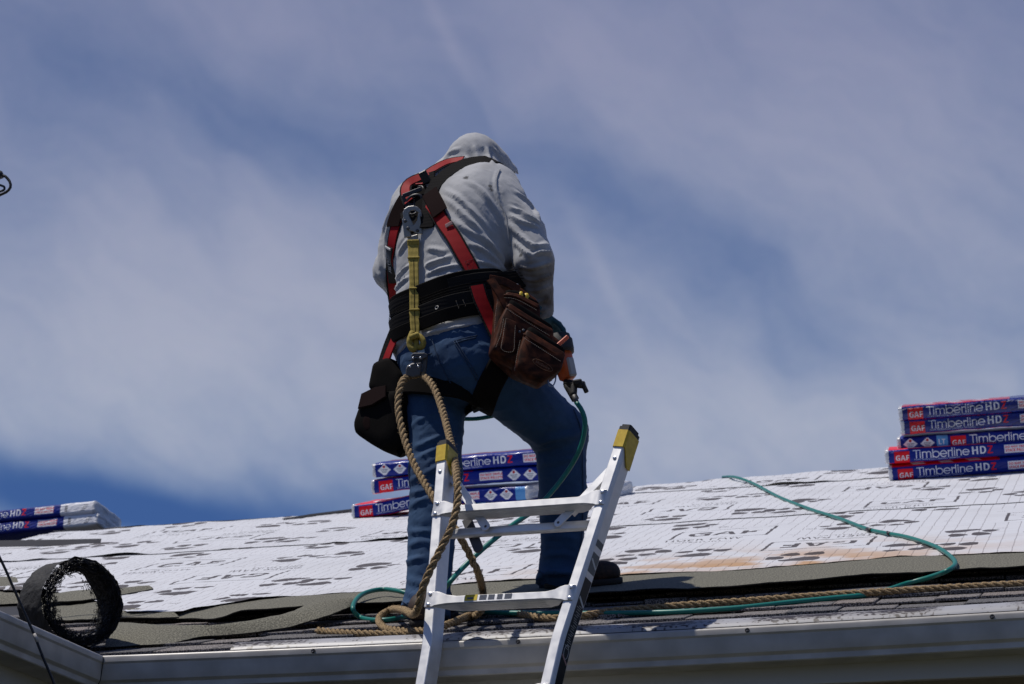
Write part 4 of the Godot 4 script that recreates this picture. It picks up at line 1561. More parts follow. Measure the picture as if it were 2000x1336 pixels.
func build_bundles() -> void:
	bn = FastNoiseLite.new()
	bn.seed = 23
	bn.frequency = 1.0
	var cr := FastNoiseLite.new()
	cr.seed = 15
	cr.frequency = 0.012
	cr.fractal_octaves = 3
	var bi := Image.create(1024, 256, false, Image.FORMAT_RGB8)
	for y in 256:
		for x in 1024:
			var a := cr.get_noise_2d((x + y * 2.6) * 1.6, (y - x * 0.24) * 0.9)
			var v := 0.5 + 0.5 * (1.0 - absf(a) * 3.0) * 0.7 + 0.12 * cr.get_noise_2d(x * 5.0, y * 5.0)
			bi.set_pixel(x, y, Color(v, v, v))
	var bump := ImageTexture.create_from_image(bi)
	for k in 3:
		wrap_material(k, bump)
	var gl: StandardMaterial3D = M.printed_wrap_0.duplicate()
	gl.resource_name = "printed_wrap_glossy"
	gl.heightmap_scale = 3.2
	gl.clearcoat = 0.9
	gl.clearcoat_roughness = 0.16
	M["printed_wrap_3"] = gl
	mat("wrap_film", lin(0.60, 0.61, 0.64), 0.26)
	relief(M.wrap_film, T.soft, 9.0, 0.5)
	M.wrap_film.clearcoat_enabled = true
	M.wrap_film.clearcoat = 0.6
	M.wrap_film.clearcoat_roughness = 0.12
	var slope := Basis(Vector3.RIGHT, atan(TP))
	var Y := slope.y
	var flat := func(_x: float) -> float: return 0.0
	var put := func(corner: Vector3, right: bool, yaw: float, tilt: float, pitch := 0.0) -> Transform3D:
		var b := slope * Basis(Vector3.RIGHT, pitch) * Basis(Vector3.UP, yaw) * Basis(Vector3(0, 0, 1), tilt)
		return Transform3D(b, corner - b.x * (0.495 if right else -0.495) - b.z * 0.168)
	var rg := "shingle bundles stacked at the right picture edge"
	var rc: Vector3 = Vector3(0.619, 4.756, -5.705)
	bundle("lowest shingle bundle of the right stack, red top showing, resting on the felt", rg, put.call(rc, false, 0.03, 0.004, 0.17), 0, 1, flat)
	bundle("second shingle bundle from below in the right stack, jutting out furthest left", rg, put.call(rc + Y * 0.088 + Vector3(-0.012, 0, 0.01), false, 0.06, 0.0), 0, 2, flat)
	bundle("middle bundle of the right stack, white diamonds and pale blue block at left end", rg, put.call(rc + Y * 0.166 + Vector3(0.05, 0, -0.05), false, 0.02, 0.0), 1, 3, flat)
	bundle("fourth shingle bundle from below in the right stack, its glossy wrap streaked with glare", rg, put.call(rc + Y * 0.242 + Vector3(0.080, 0, 0.0), false, 0.05, 0.004), 3, 4, flat)
	bundle("topmost shingle bundle of the right stack against the sky", rg, put.call(rc + Y * 0.314 + Vector3(0.075, 0, 0.0), false, 0.035, 0.006), 3, 5, flat)
	var mg := "shingle bundles stacked behind the roofer"
	var mc: Vector3 = Vector3(-2.250, 4.650, -5.381)
	bundle("lowest shingle bundle behind the roofer, left end drooping on the felt", mg, put.call(mc, false, -0.10, 0.0), 0, 6, func(x: float) -> float: return 0.048 * smoothstep(-0.5, 0.05, x))
	bundle("middle shingle bundle behind the roofer, above the drooping one", mg, put.call(mc + Y * 0.130 + Vector3(0.128, 0, 0.02), false, -0.05, 0.012), 0, 7, flat, 1.0)
	bundle("topmost shingle bundle behind the roofer, two white diamonds at its left end", mg, put.call(mc + Y * 0.209 + Vector3(0.142, 0, 0.02), false, -0.04, 0.014), 1, 8, flat)
	bundle("shingle bundle with grey film end behind the roofer's right leg", mg, put.call(mc + Y * 0.11 + Vector3(1.30, 0, -0.36), true, -0.30, 0.0), 2, 10, flat)
	var lg := "shingle bundles at the left picture edge"
	var lc: Vector3 = Vector3(-4.116, 4.909, -6.157)
	bundle("lower of the two shingle bundles at the left edge, white film end", lg, put.call(lc, true, -0.07, 0.0, -0.46), 2, 11, flat)
	bundle("upper of the two shingle bundles at the left edge, against blue sky", lg, put.call(lc + Vector3(-0.026, 0.078, 0), true, -0.08, 0.0, -0.46), 2, 12, flat)


# ------------------------------------------------------------------ bodies from joints
class Bone:
	var a: Vector3
	var ab: Vector3
	var il: float
	var len: float
	var ra: float
	var dr: float
	var k: float
	var cut: bool
	var c: Vector3
	var reach: float


func bone(list: Array, a: Vector3, b: Vector3, ra: float, rb: float, k := 0.05, cut := false) -> void:
	var q := Bone.new()
	q.a = a
	q.ab = b - a
	q.len = maxf(q.ab.length(), 1e-4)
	q.il = 1.0 / (q.len * q.len)
	q.ra = ra
	q.dr = rb - ra
	q.k = k
	q.cut = cut
	list.append(q)


func one(p: Vector3, q: Bone) -> float:
	var pa := p - q.a
	var tu := pa.dot(q.ab) * q.il
	var t := clampf(tu, 0.0, 1.0)
	var e := (pa - q.ab * t).length() - (q.ra + q.dr * t)
	if q.cut and tu > 1.0:
		e = maxf(e, (tu - 1.0) * q.len)
	return e


func field(p: Vector3, list: Array) -> float:
	var d := 1000.0
	for q: Bone in list:
		var pa := p - q.a
		var tu := pa.dot(q.ab) * q.il
		var t := clampf(tu, 0.0, 1.0)
		var e := (pa - q.ab * t).length() - (q.ra + q.dr * t)
		if q.cut and tu > 1.0:
			e = maxf(e, (tu - 1.0) * q.len)
		var h := maxf(q.k - absf(d - e), 0.0) / q.k
		d = minf(d, e) - h * h * q.k * 0.25
	return d


func grad(p: Vector3, list: Array) -> Vector3:
	var e := 0.004
	return Vector3(field(p + Vector3(e, 0, 0), list) - field(p - Vector3(e, 0, 0), list), field(p + Vector3(0, e, 0), list) - field(p - Vector3(0, e, 0), list), field(p + Vector3(0, 0, e), list) - field(p - Vector3(0, 0, e), list)).normalized()


# surface nets over the field; cutters are [point, normal] planes or [point, radius] balls taken away
func nets(list: Array, cell: float, cutters := []) -> Array:
	var lo := Vector3(1e3, 1e3, 1e3)
	var hi := -lo
	for q: Bone in list:
		var r := maxf(q.ra, q.ra + q.dr) + 0.03
		for p in [q.a, q.a + q.ab]:
			lo = lo.min(p - Vector3.ONE * r)
			hi = hi.max(p + Vector3.ONE * r)
	var B := 6
	var nb := Vector3i(((hi - lo) / (cell * B)).ceil())
	var n := nb * B + Vector3i.ONE
	var sx := 1
	var sy := n.x
	var sz := n.x * n.y
	var vals := PackedFloat32Array()
	vals.resize(n.x * n.y * n.z)
	vals.fill(1e9)
	var vid := PackedInt32Array()
	vid.resize(vals.size())
	vid.fill(-1)
	var rad := B * cell * 0.866 + cell
	var live := []
	for bz in nb.z:
		for by in nb.y:
			for bxx in nb.x:
				var c := lo + Vector3(bxx + 0.5, by + 0.5, bz + 0.5) * (B * cell)
				var d := field(c, list)
				if absf(d) > rad * 1.2 + 0.02:
					continue
				var near := []
				for q: Bone in list:
					if one(c, q) < maxf(d, 0.0) + 2.2 * rad + 0.05:
						near.append(q)
				live.append(Vector3i(bxx, by, bz) * B)
				for k in B + 1:
					for j in B + 1:
						var base := bxx * B + (by * B + j) * sy + (bz * B + k) * sz
						for i in B + 1:
							if vals[base + i] > 1e8:
								var p := lo + Vector3(bxx * B + i, by * B + j, bz * B + k) * cell
								var f := field(p, near)
								for cu in cutters:
									if cu[1] is Vector3:
										f = maxf(f, (p - cu[0]).dot(cu[1]))
									else:
										f = maxf(f, cu[1] - p.distance_to(cu[0]))
								vals[base + i] = f
	var off := [0, sx, sy, sx + sy, sz, sx + sz, sy + sz, sx + sy + sz]
	var cv := [Vector3(0, 0, 0), Vector3(1, 0, 0), Vector3(0, 1, 0), Vector3(1, 1, 0), Vector3(0, 0, 1), Vector3(1, 0, 1), Vector3(0, 1, 1), Vector3(1, 1, 1)]
	var ed := [[0, 1], [2, 3], [4, 5], [6, 7], [0, 2], [1, 3], [4, 6], [5, 7], [0, 4], [1, 5], [2, 6], [3, 7]]
	var verts := PackedVector3Array()
	var cells := PackedInt32Array()
	for b: Vector3i in live:
		for k in B:
			for j in B:
				for i in B:
					var at := b.x + i + (b.y + j) * sy + (b.z + k) * sz
					var pos := 0
					for e in 8:
						if vals[at + off[e]] > 0.0:
							pos += 1
					if pos == 0 or pos == 8:
						continue
					var s := Vector3.ZERO
					var m := 0
					for e in ed:
						var v0: float = vals[at + off[e[0]]]
						var v1: float = vals[at + off[e[1]]]
						if (v0 > 0.0) != (v1 > 0.0):
							s += (cv[e[0]] as Vector3).lerp(cv[e[1]], v0 / (v0 - v1))
							m += 1
					vid[at] = verts.size()
					cells.append(at)
					verts.append(lo + (Vector3(b.x + i, b.y + j, b.z + k) + s / m) * cell)
	var ix := PackedInt32Array()
	for at in cells:
		for axis in 3:
			var o: int = [sx, sy, sz][axis]
			var o1: int = [sy, sz, sx][axis]
			var o2: int = [sz, sx, sy][axis]
			var inside := vals[at] <= 0.0
			if inside == (vals[at + o] <= 0.0) or at - o1 - o2 < 0:
				continue
			var a := vid[at]
			var b2 := vid[at - o1]
			var c2 := vid[at - o1 - o2]
			var d2 := vid[at - o2]
			if b2 < 0 or c2 < 0 or d2 < 0:
				continue
			if inside:
				ix.append_array([a, c2, b2, a, d2, c2])
			else:
				ix.append_array([a, b2, c2, a, c2, d2])
	return [verts, ix]


func normals_of(v: PackedVector3Array, ix: PackedInt32Array) -> PackedVector3Array:
	var n := PackedVector3Array()
	n.resize(v.size())
	for t in range(0, ix.size(), 3):
		var a := v[ix[t]]
		var f := (a - v[ix[t + 2]]).cross(a - v[ix[t + 1]])
		n[ix[t]] += f
		n[ix[t + 1]] += f
		n[ix[t + 2]] += f
	for i in n.size():
		n[i] = n[i].normalized()
	return n


const VIEW := Vector3(0.262, -0.272, 0.926)   # from the roofer's back towards the garden
var shirt := []
var jeans := []
var dressed := []


# lay a point on a clothed body, coming from the garden side
func drape(p: Vector3, list: Array, away := 0.0, from := VIEW) -> Vector3:
	var q := p + from * 0.45
	var best := q
	var bd := 1e3
	var t := 0.0
	while t < 0.95:
		var d := field(q, list)
		if d < bd:
			bd = d
			best = q
		if d < 0.0007:
			break
		t += maxf(d * 0.85, 0.001)
		q = p + from * (0.45 - t)
	var n := grad(best, list)
	return best - n * (field(best, list) - away)


class Fold:
	var p: PackedVector3Array
	var w: float
	var amp: float
	var lo: Vector3
	var hi: Vector3


func folds_on(spec: Array, list: Array) -> Array:
	var out := []
	for s in spec:
		var f := Fold.new()
		var raw := catmull(s[0], 0.02)
		f.p = PackedVector3Array()
		f.lo = Vector3.ONE * 1e3
		f.hi = -f.lo
		for q in raw:
			var d := drape(q, list)
			f.p.append(d)
			f.lo = f.lo.min(d)
			f.hi = f.hi.max(d)
		f.w = s[1]
		f.amp = s[2]
		f.lo -= Vector3.ONE * f.w * 4.0
		f.hi += Vector3.ONE * f.w * 4.0
		out.append(f)
	return out


func fold_height(v: Vector3, folds: Array) -> float:
	var h := 0.0
	for f: Fold in folds:
		if v.x < f.lo.x or v.y < f.lo.y or v.z < f.lo.z or v.x > f.hi.x or v.y > f.hi.y or v.z > f.hi.z:
			continue
		var bd := 1e3
		var bt := 0.0
		var n := f.p.size() - 1
		for i in n:
			var ab := f.p[i + 1] - f.p[i]
			var t := clampf((v - f.p[i]).dot(ab) / maxf(ab.length_squared(), 1e-8), 0.0, 1.0)
			var d := (v - f.p[i] - ab * t).length_squared()
			if d < bd:
				bd = d
				bt = (i + t) / n
		var q := sqrt(bd) / f.w
		if q < 3.5:
			var taper := minf(1.0, 3.5 * minf(bt + 0.02, 1.02 - bt))
			h += f.amp * taper * (exp(-q * q) - 0.38 * exp(-(q - 1.7) * (q - 1.7) * 1.4))
	return h


func cloth_mesh(list: Array, cell: float, cutters: Array, lift: Callable, tint: Callable) -> ArrayMesh:
	var m := nets(list, cell, cutters)
	var v: PackedVector3Array = m[0]
	var ix: PackedInt32Array = m[1]
	var n := normals_of(v, ix)
	var col := PackedColorArray()
	col.resize(v.size())
	for i in v.size():
		col[i] = tint.call(v[i], n[i])
		v[i] += n[i] * lift.call(v[i], n[i])
	return grid_mesh(v, PackedVector2Array(), col, ix)


func finger(list: Array, base: Vector3, dir: Vector3, curl: Vector3, len: float, r: float, bend: float) -> void:
	var p := base
	var d := dir
	for k in 3:
		var q: Vector3 = p + d * len * [0.45, 0.32, 0.23][k]
		bone(list, p, q, r * (1.0 - 0.08 * k), r * (0.92 - 0.1 * k), 0.004)
		p = q
		d = (d * cos(bend) + curl * sin(bend)).normalized()
		curl = (curl * cos(bend) - dir * sin(bend)).normalized()


func hand_bones(wrist: Vector3, along: Vector3, palm: Vector3, thumb_side: float) -> Array:
	var h := []
	var across := along.cross(palm).normalized() * thumb_side
	for k in 4:
		var o := across * (0.030 - 0.020 * k)
		bone(h, wrist + o * 0.5, wrist + along * 0.085 + o, 0.015, 0.0125, 0.012)
		finger(h, wrist + along * 0.088 + o, (along + palm * 0.35).normalized(), (palm - along * 0.35).normalized(), [0.072, 0.080, 0.075, 0.060][k], 0.0095, 0.75)
	bone(h, wrist - along * 0.045, wrist + along * 0.01, 0.036, 0.030, 0.02)
	finger(h, wrist + along * 0.025 + across * 0.028, (along * 0.55 + across * 0.6 + palm * 0.5).normalized(), (palm + along * 0.2 - across * 0.3).normalized(), 0.075, 0.0105, 0.4)
	return h


func build_person() -> void:
	# joints
	var hip_l: Vector3 = Vector3(-0.491, 3.984, -0.860)
	var hip_r: Vector3 = Vector3(-0.288, 3.966, -0.780)
	var knee_l: Vector3 = Vector3(-0.468, 3.614, -0.800)
	var knee_r: Vector3 = Vector3(-0.106, 3.809, -1.090)
	var ank_l: Vector3 = Vector3(-0.473, 3.163, -0.735)
	var ank_r: Vector3 = Vector3(-0.140, 3.348, -1.235)
	var sh_l: Vector3 = Vector3(-0.624, 4.673, -1.020)
	var sh_r: Vector3 = Vector3(-0.254, 4.585, -0.880)
	var el_l: Vector3 = Vector3(-0.701, 4.430, -1.020)
	var el_r: Vector3 = Vector3(-0.125, 4.337, -0.800)
	var wr_l: Vector3 = Vector3(-0.636, 4.277, -1.220)
	var wr_r: Vector3 = Vector3(-0.128, 4.174, -0.900)
	var head: Vector3 = Vector3(-0.412, 4.837, -1.090)
	var face := Vector3(0.55, -0.45, -0.70).normalized()

	# shirt: torso, sleeves, hood
	bone(shirt, Vector3(-0.492, 4.154, -0.870), Vector3(-0.363, 4.139, -0.800), 0.128, 0.128, 0.05)
	bone(shirt, Vector3(-0.502, 4.088, -0.870), Vector3(-0.369, 4.096, -0.800), 0.137, 0.134, 0.05)
	bone(shirt, Vector3(-0.510, 4.274, -0.890), Vector3(-0.354, 4.256, -0.820), 0.128, 0.130, 0.07)
	bone(shirt, Vector3(-0.523, 4.441, -0.930), Vector3(-0.352, 4.401, -0.850), 0.142, 0.146, 0.08)
	bone(shirt, Vector3(-0.542, 4.572, -0.970), Vector3(-0.353, 4.541, -0.880), 0.140, 0.148, 0.08)
	bone(shirt, Vector3(-0.538, 4.661, -1.000), Vector3(-0.337, 4.631, -0.920), 0.112, 0.118, 0.08)
	bone(shirt, Vector3(-0.570, 4.711, -1.030), Vector3(-0.305, 4.670, -0.940), 0.076, 0.082, 0.07)
	bone(shirt, Vector3(-0.493, 4.727, -1.040), Vector3(-0.358, 4.712, -1.000), 0.085, 0.080, 0.06)
	bone(shirt, sh_l, el_l, 0.078, 0.066, 0.05)
	bone(shirt, el_l, wr_l, 0.064, 0.042, 0.02, true)
	bone(shirt, sh_r, Vector3(-0.174, 4.462, -0.840), 0.080, 0.074, 0.05)
	bone(shirt, Vector3(-0.174, 4.462, -0.840), el_r, 0.073, 0.068, 0.02)
	bone(shirt, el_r, wr_r, 0.066, 0.045, 0.018, true)
	bone(shirt, head + Vector3(-0.005, 0.0, 0.0), head + face * 0.03, 0.104, 0.100, 0.04)
	bone(shirt, head + Vector3(0.0, 0.010, 0.01), Vector3(-0.327, 4.820, -1.170), 0.098, 0.052, 0.03)
	bone(shirt, Vector3(-0.495, 4.788, -1.060), Vector3(-0.361, 4.763, -1.030), 0.058, 0.066, 0.04)
	bone(shirt, Vector3(-0.535, 4.779, -1.040), Vector3(-0.466, 4.823, -1.080), 0.045, 0.06, 0.03)
	# jeans
	bone(jeans, Vector3(-0.485, 4.079, -0.870), Vector3(-0.354, 4.066, -0.790), 0.118, 0.118, 0.05)
	bone(jeans, Vector3(-0.490, 4.007, -0.845), Vector3(-0.344, 3.993, -0.775), 0.122, 0.124, 0.06)
	bone(jeans, hip_l, knee_l, 0.112, 0.084, 0.045)
	bone(jeans, knee_l, ank_l, 0.084, 0.071, 0.03)
	bone(jeans, ank_l, Vector3(-0.480, 3.117, -0.725), 0.075, 0.088, 0.02, true)
	bone(jeans, hip_r, knee_r, 0.120, 0.094, 0.045)
	bone(jeans, knee_r, Vector3(-0.114, 3.576, -1.170), 0.090, 0.080, 0.03)
	bone(jeans, Vector3(-0.114, 3.576, -1.170), ank_r, 0.080, 0.071, 0.03)
	bone(jeans, ank_r, Vector3(-0.141, 3.309, -1.225), 0.075, 0.088, 0.02, true)
	dressed = shirt + jeans

	var p := thing("person", "roofer seen from behind in grey hooded shirt and jeans, straddling the roof edge", "person", (ank_l + ank_r) * 0.5 - Vector3(0, 0.12, 0))

	# body under the clothes, one surface
	var body := []
	bone(body, Vector3(-0.453, 4.049, -0.840), Vector3(-0.362, 4.044, -0.800), 0.090, 0.090, 0.05)
	bone(body, Vector3(-0.428, 4.044, -0.830), Vector3(-0.433, 4.460, -0.900), 0.095, 0.105, 0.06)
	bone(body, Vector3(-0.491, 4.606, -0.970), Vector3(-0.364, 4.586, -0.920), 0.085, 0.085, 0.06)
	bone(body, Vector3(-0.447, 4.645, -0.980), head, 0.055, 0.055, 0.03)
	bone(body, head, head + face * 0.025, 0.078, 0.072, 0.03)
	bone(body, head + face * 0.088 + Vector3(0.0, -0.01, 0), head + face * 0.098 + Vector3(0, -0.022, 0), 0.010, 0.013, 0.01)
	bone(body, head + face * 0.05 + Vector3(0.0, -0.065, 0), head + face * 0.06 + Vector3(0, -0.07, 0), 0.030, 0.026, 0.03)
	for s in [[hip_l, knee_l, ank_l, 0.078], [hip_r, knee_r, ank_r, 0.078]]:
		bone(body, s[0], s[1], s[3], 0.055, 0.04)
		bone(body, s[1], s[2], 0.055, 0.040, 0.03)
	for s in [[sh_l, el_l, wr_l], [sh_r, el_r, wr_r]]:
		bone(body, s[0], s[1], 0.046, 0.038, 0.04)
		bone(body, s[1], s[2], 0.038, 0.028, 0.02)
	var bm := nets(body, 0.014)
	obj("body", grid_mesh(bm[0], PackedVector2Array(), PackedColorArray(), bm[1]), M.skin, p)

	# folds, each along a line on the cloth
	var z1 := 0.0085
	var sf := folds_on([
		[[Vector3(-0.399, 4.687, -0.900), Vector3(-0.352, 4.654, -0.900), Vector3(-0.290, 4.575, -0.850), Vector3(-0.235, 4.495, -0.800)], 0.010, 0.007],
		[[Vector3(-0.479, 4.666, -0.900), Vector3(-0.412, 4.606, -0.850), Vector3(-0.352, 4.544, -0.800), Vector3(-0.300, 4.480, -0.800), Vector3(-0.282, 4.446, -0.800)], 0.010, 0.008],
		[[Vector3(-0.461, 4.620, -0.850), Vector3(-0.385, 4.537, -0.800), Vector3(-0.324, 4.469, -0.800), Vector3(-0.254, 4.383, -0.750), Vector3(-0.200, 4.321, -0.750)], 0.011, 0.009],
		[[Vector3(-0.424, 4.518, -0.800), Vector3(-0.368, 4.471, -0.800), Vector3(-0.309, 4.432, -0.800), Vector3(-0.236, 4.352, -0.750)], 0.009, 0.007],
		[[Vector3(-0.511, 4.415, -0.800), Vector3(-0.478, 4.410, -0.800), Vector3(-0.437, 4.393, -0.800)], 0.008, 0.006],
		[[Vector3(-0.518, 4.353, -0.800), Vector3(-0.468, 4.366, -0.800), Vector3(-0.415, 4.376, -0.800)], 0.008, 0.009],
		[[Vector3(-0.517, 4.319, -0.800), Vector3(-0.444, 4.337, -0.800), Vector3(-0.380, 4.339, -0.800)], 0.007, 0.008],
		[[Vector3(-0.352, 4.405, -0.750), Vector3(-0.292, 4.377, -0.750), Vector3(-0.245, 4.334, -0.750), Vector3(-0.196, 4.277, -0.720)], 0.009, 0.009],
		[[Vector3(-0.319, 4.335, -0.750), Vector3(-0.269, 4.323, -0.750), Vector3(-0.210, 4.285, -0.720)], 0.008, 0.008],
		[[Vector3(-0.299, 4.292, -0.750), Vector3(-0.254, 4.283, -0.750), Vector3(-0.201, 4.250, -0.720)], 0.008, 0.007],
		[[Vector3(-0.672, 4.675, -0.950), Vector3(-0.708, 4.581, -0.950), Vector3(-0.726, 4.497, -0.950), Vector3(-0.721, 4.417, -0.950)], 0.010, 0.007],
		[[Vector3(-0.658, 4.644, -0.950), Vector3(-0.697, 4.560, -0.950), Vector3(-0.703, 4.475, -0.950), Vector3(-0.679, 4.385, -0.950)], 0.009, 0.008],
		[[Vector3(-0.738, 4.409, -0.950), Vector3(-0.713, 4.378, -0.950), Vector3(-0.689, 4.328, -0.950)], 0.009, 0.008],
		[[Vector3(-0.648, 4.350, -0.900), Vector3(-0.603, 4.365, -0.850), Vector3(-0.581, 4.380, -0.850)], 0.007, 0.008],
		[[Vector3(-0.651, 4.312, -0.900), Vector3(-0.608, 4.322, -0.850), Vector3(-0.579, 4.336, -0.850)], 0.007, 0.008],
		[[Vector3(-0.640, 4.441, -0.900), Vector3(-0.604, 4.458, -0.850), Vector3(-0.586, 4.479, -0.850)], 0.008, 0.006],
		[[Vector3(-0.295, 4.741, -0.950), Vector3(-0.292, 4.673, -0.900), Vector3(-0.264, 4.582, -0.850), Vector3(-0.222, 4.509, -0.800)], 0.006, 0.004],
		[[Vector3(-0.211, 4.623, -0.850), Vector3(-0.165, 4.588, -0.850), Vector3(-0.133, 4.541, -0.850), Vector3(-0.115, 4.494, -0.850)], 0.010, 0.008],
		[[Vector3(-0.211, 4.545, -0.800), Vector3(-0.171, 4.523, -0.800), Vector3(-0.135, 4.495, -0.800), Vector3(-0.116, 4.493, -0.850)], 0.008, 0.010],
		[[Vector3(-0.215, 4.517, -0.800), Vector3(-0.182, 4.492, -0.800), Vector3(-0.142, 4.473, -0.800), Vector3(-0.122, 4.478, -0.850)], 0.007, 0.008],
		[[Vector3(-0.215, 4.483, -0.800), Vector3(-0.162, 4.417, -0.750), Vector3(-0.112, 4.374, -0.750), Vector3(-0.074, 4.399, -0.800)], 0.010, 0.011],
		[[Vector3(-0.182, 4.404, -0.750), Vector3(-0.150, 4.364, -0.750), Vector3(-0.118, 4.334, -0.750)], 0.009, 0.009],
		[[Vector3(-0.119, 4.345, -0.750), Vector3(-0.087, 4.353, -0.750), Vector3(-0.063, 4.361, -0.800)], 0.008, 0.012],
		[[Vector3(-0.164, 4.308, -0.750), Vector3(-0.112, 4.289, -0.720), Vector3(-0.060, 4.331, -0.800)], 0.007, 0.008],
		[[Vector3(-0.159, 4.271, -0.750), Vector3(-0.103, 4.247, -0.720), Vector3(-0.057, 4.288, -0.800)], 0.006, 0.006],
		[[Vector3(-0.146, 4.229, -0.750), Vector3(-0.106, 4.218, -0.750), Vector3(-0.060, 4.250, -0.800)], 0.006, 0.006],
		[[Vector3(-0.150, 4.204, -0.800), Vector3(-0.106, 4.188, -0.780), Vector3(-0.061, 4.209, -0.800)], 0.006, 0.005],
		[[Vector3(-0.147, 4.169, -0.800), Vector3(-0.104, 4.162, -0.800), Vector3(-0.061, 4.173, -0.800)], 0.006, 0.005],
		[[Vector3(-0.509, 4.820, -1.000), Vector3(-0.486, 4.857, -1.000), Vector3(-0.443, 4.862, -1.000)], 0.009, 0.006],
		[[Vector3(-0.399, 4.876, -1.000), Vector3(-0.383, 4.831, -1.000), Vector3(-0.380, 4.795, -1.000)], 0.009, 0.007],
		[[Vector3(-0.435, 4.836, -1.000), Vector3(-0.399, 4.807, -1.000), Vector3(-0.353, 4.796, -1.000)], 0.008, 0.008],
		[[Vector3(-0.349, 4.867, -1.000), Vector3(-0.340, 4.822, -1.000), Vector3(-0.326, 4.778, -1.000)], 0.008, 0.009],
		[[Vector3(-0.323, 4.864, -1.000), Vector3(-0.293, 4.818, -1.000), Vector3(-0.255, 4.755, -1.000)], 0.008, 0.008],
		[[Vector3(-0.547, 4.800, -1.000), Vector3(-0.505, 4.811, -1.000), Vector3(-0.454, 4.814, -1.000)], 0.009, 0.007],
		[[Vector3(-0.489, 4.095, -0.700), Vector3(-0.450, 4.101, -0.700), Vector3(-0.374, 4.104, -0.700)], 0.006, 0.006],
		[[Vector3(-0.489, 4.075, -0.700), Vector3(-0.426, 4.085, -0.700), Vector3(-0.303, 4.095, -0.700)], 0.006, 0.008],
		[[Vector3(-0.640, 4.087, -0.850), Vector3(-0.610, 4.104, -0.800), Vector3(-0.548, 4.112, -0.750)], 0.007, 0.009],
		[[Vector3(-0.636, 4.059, -0.850), Vector3(-0.613, 4.075, -0.800), Vector3(-0.569, 4.085, -0.750)], 0.006, 0.008],
		[[Vector3(-0.604, 4.048, -0.800), Vector3(-0.565, 4.059, -0.750), Vector3(-0.527, 4.068, -0.720)], 0.006, 0.006],
	], shirt)
	var ns := FastNoiseLite.new()
	ns.seed = 61
	ns.frequency = 1.0
	ns.fractal_octaves = 2
	var lift_shirt := func(v: Vector3, n: Vector3) -> float:
		# small slanting creases everywhere, besides the drawn folds
		var u := v.x * 0.70 - v.y * 0.71
		var w := v.x * 0.71 + v.y * 0.70
		var r := 1.0 - absf(ns.get_noise_3d(u * 8.0, w * 26.0, v.z * 9.0)) * 3.0
		var soft := 0.0025 * ns.get_noise_3d(v.x * 9.0, v.y * 9.0, v.z * 9.0)
		return 1.12 * fold_height(v, sf) + 0.0014 * maxf(r, 0.0) * maxf(r, 0.0) + soft
	var dirt := FastNoiseLite.new()
	dirt.seed = 91
	dirt.frequency = 11.0
	dirt.fractal_octaves = 4
	var specks := [drape(Vector3(-0.399, 4.699, -0.900), shirt), drape(Vector3(-0.395, 4.695, -0.900), shirt), drape(Vector3(-0.309, 4.657, -0.900), shirt), drape(Vector3(-0.300, 4.639, -0.880), shirt), drape(Vector3(-0.161, 4.348, -0.750), shirt), drape(Vector3(-0.328, 4.082, -0.700), shirt), drape(Vector3(-0.313, 4.077, -0.700), shirt)]
	var tint_shirt := func(v: Vector3, _n: Vector3) -> Color:
		var c := Color(1, 1, 1)
		var t := clampf((v - el_r).dot((wr_r - el_r).normalized()) / 0.05 + 0.9, 0.0, 1.0)
		if v.distance_to(el_r.lerp(wr_r, 0.55)) < 0.19 and v.x > el_r.x - 0.10:
			c = c.lerp(Color(0.25, 0.18, 0.125), t * clampf(0.75 + dirt.get_noise_3dv(v) * 0.8, 0.0, 1.0))
		for q in specks:
			if v.distance_to(q) < 0.0075:
				c = c * 0.22
		var d := dirt.get_noise_3dv(v * 0.6)
		c = c.lerp(Color(0.62, 0.60, 0.57), clampf((d - 0.12) * 1.2, 0.0, 0.5))
		return c
	var hem := [[Vector3(-0.433, 4.012, -0.720), Vector3(0.26, -0.96, 0.10).normalized()], [head + face * 0.15, 0.078]]
	var hooded := obj("hooded_shirt", cloth_mesh(shirt, 0.0065, hem, lift_shirt, tint_shirt), M.shirt_cloth, p)

	for s in [[Vector3(-0.289, 4.739, -0.950), Vector3(-0.289, 4.673, -0.900), Vector3(-0.266, 4.588, -0.850), Vector3(-0.229, 4.519, -0.800), Vector3(-0.218, 4.461, -0.800), Vector3(-0.206, 4.397, -0.780)], [Vector3(-0.537, 4.623, -0.900), Vector3(-0.618, 4.666, -0.950), Vector3(-0.663, 4.662, -0.970), Vector3(-0.685, 4.625, -0.970)]]:
		var sm := new_st()
		var path := PackedVector3Array()
		for q in catmull(s, 0.01):
			path.append(drape(q, shirt, 0.002))
		tube(sm, path, 0.0026, 6)
		obj("seam", sm, M.shirt_seam, hooded)
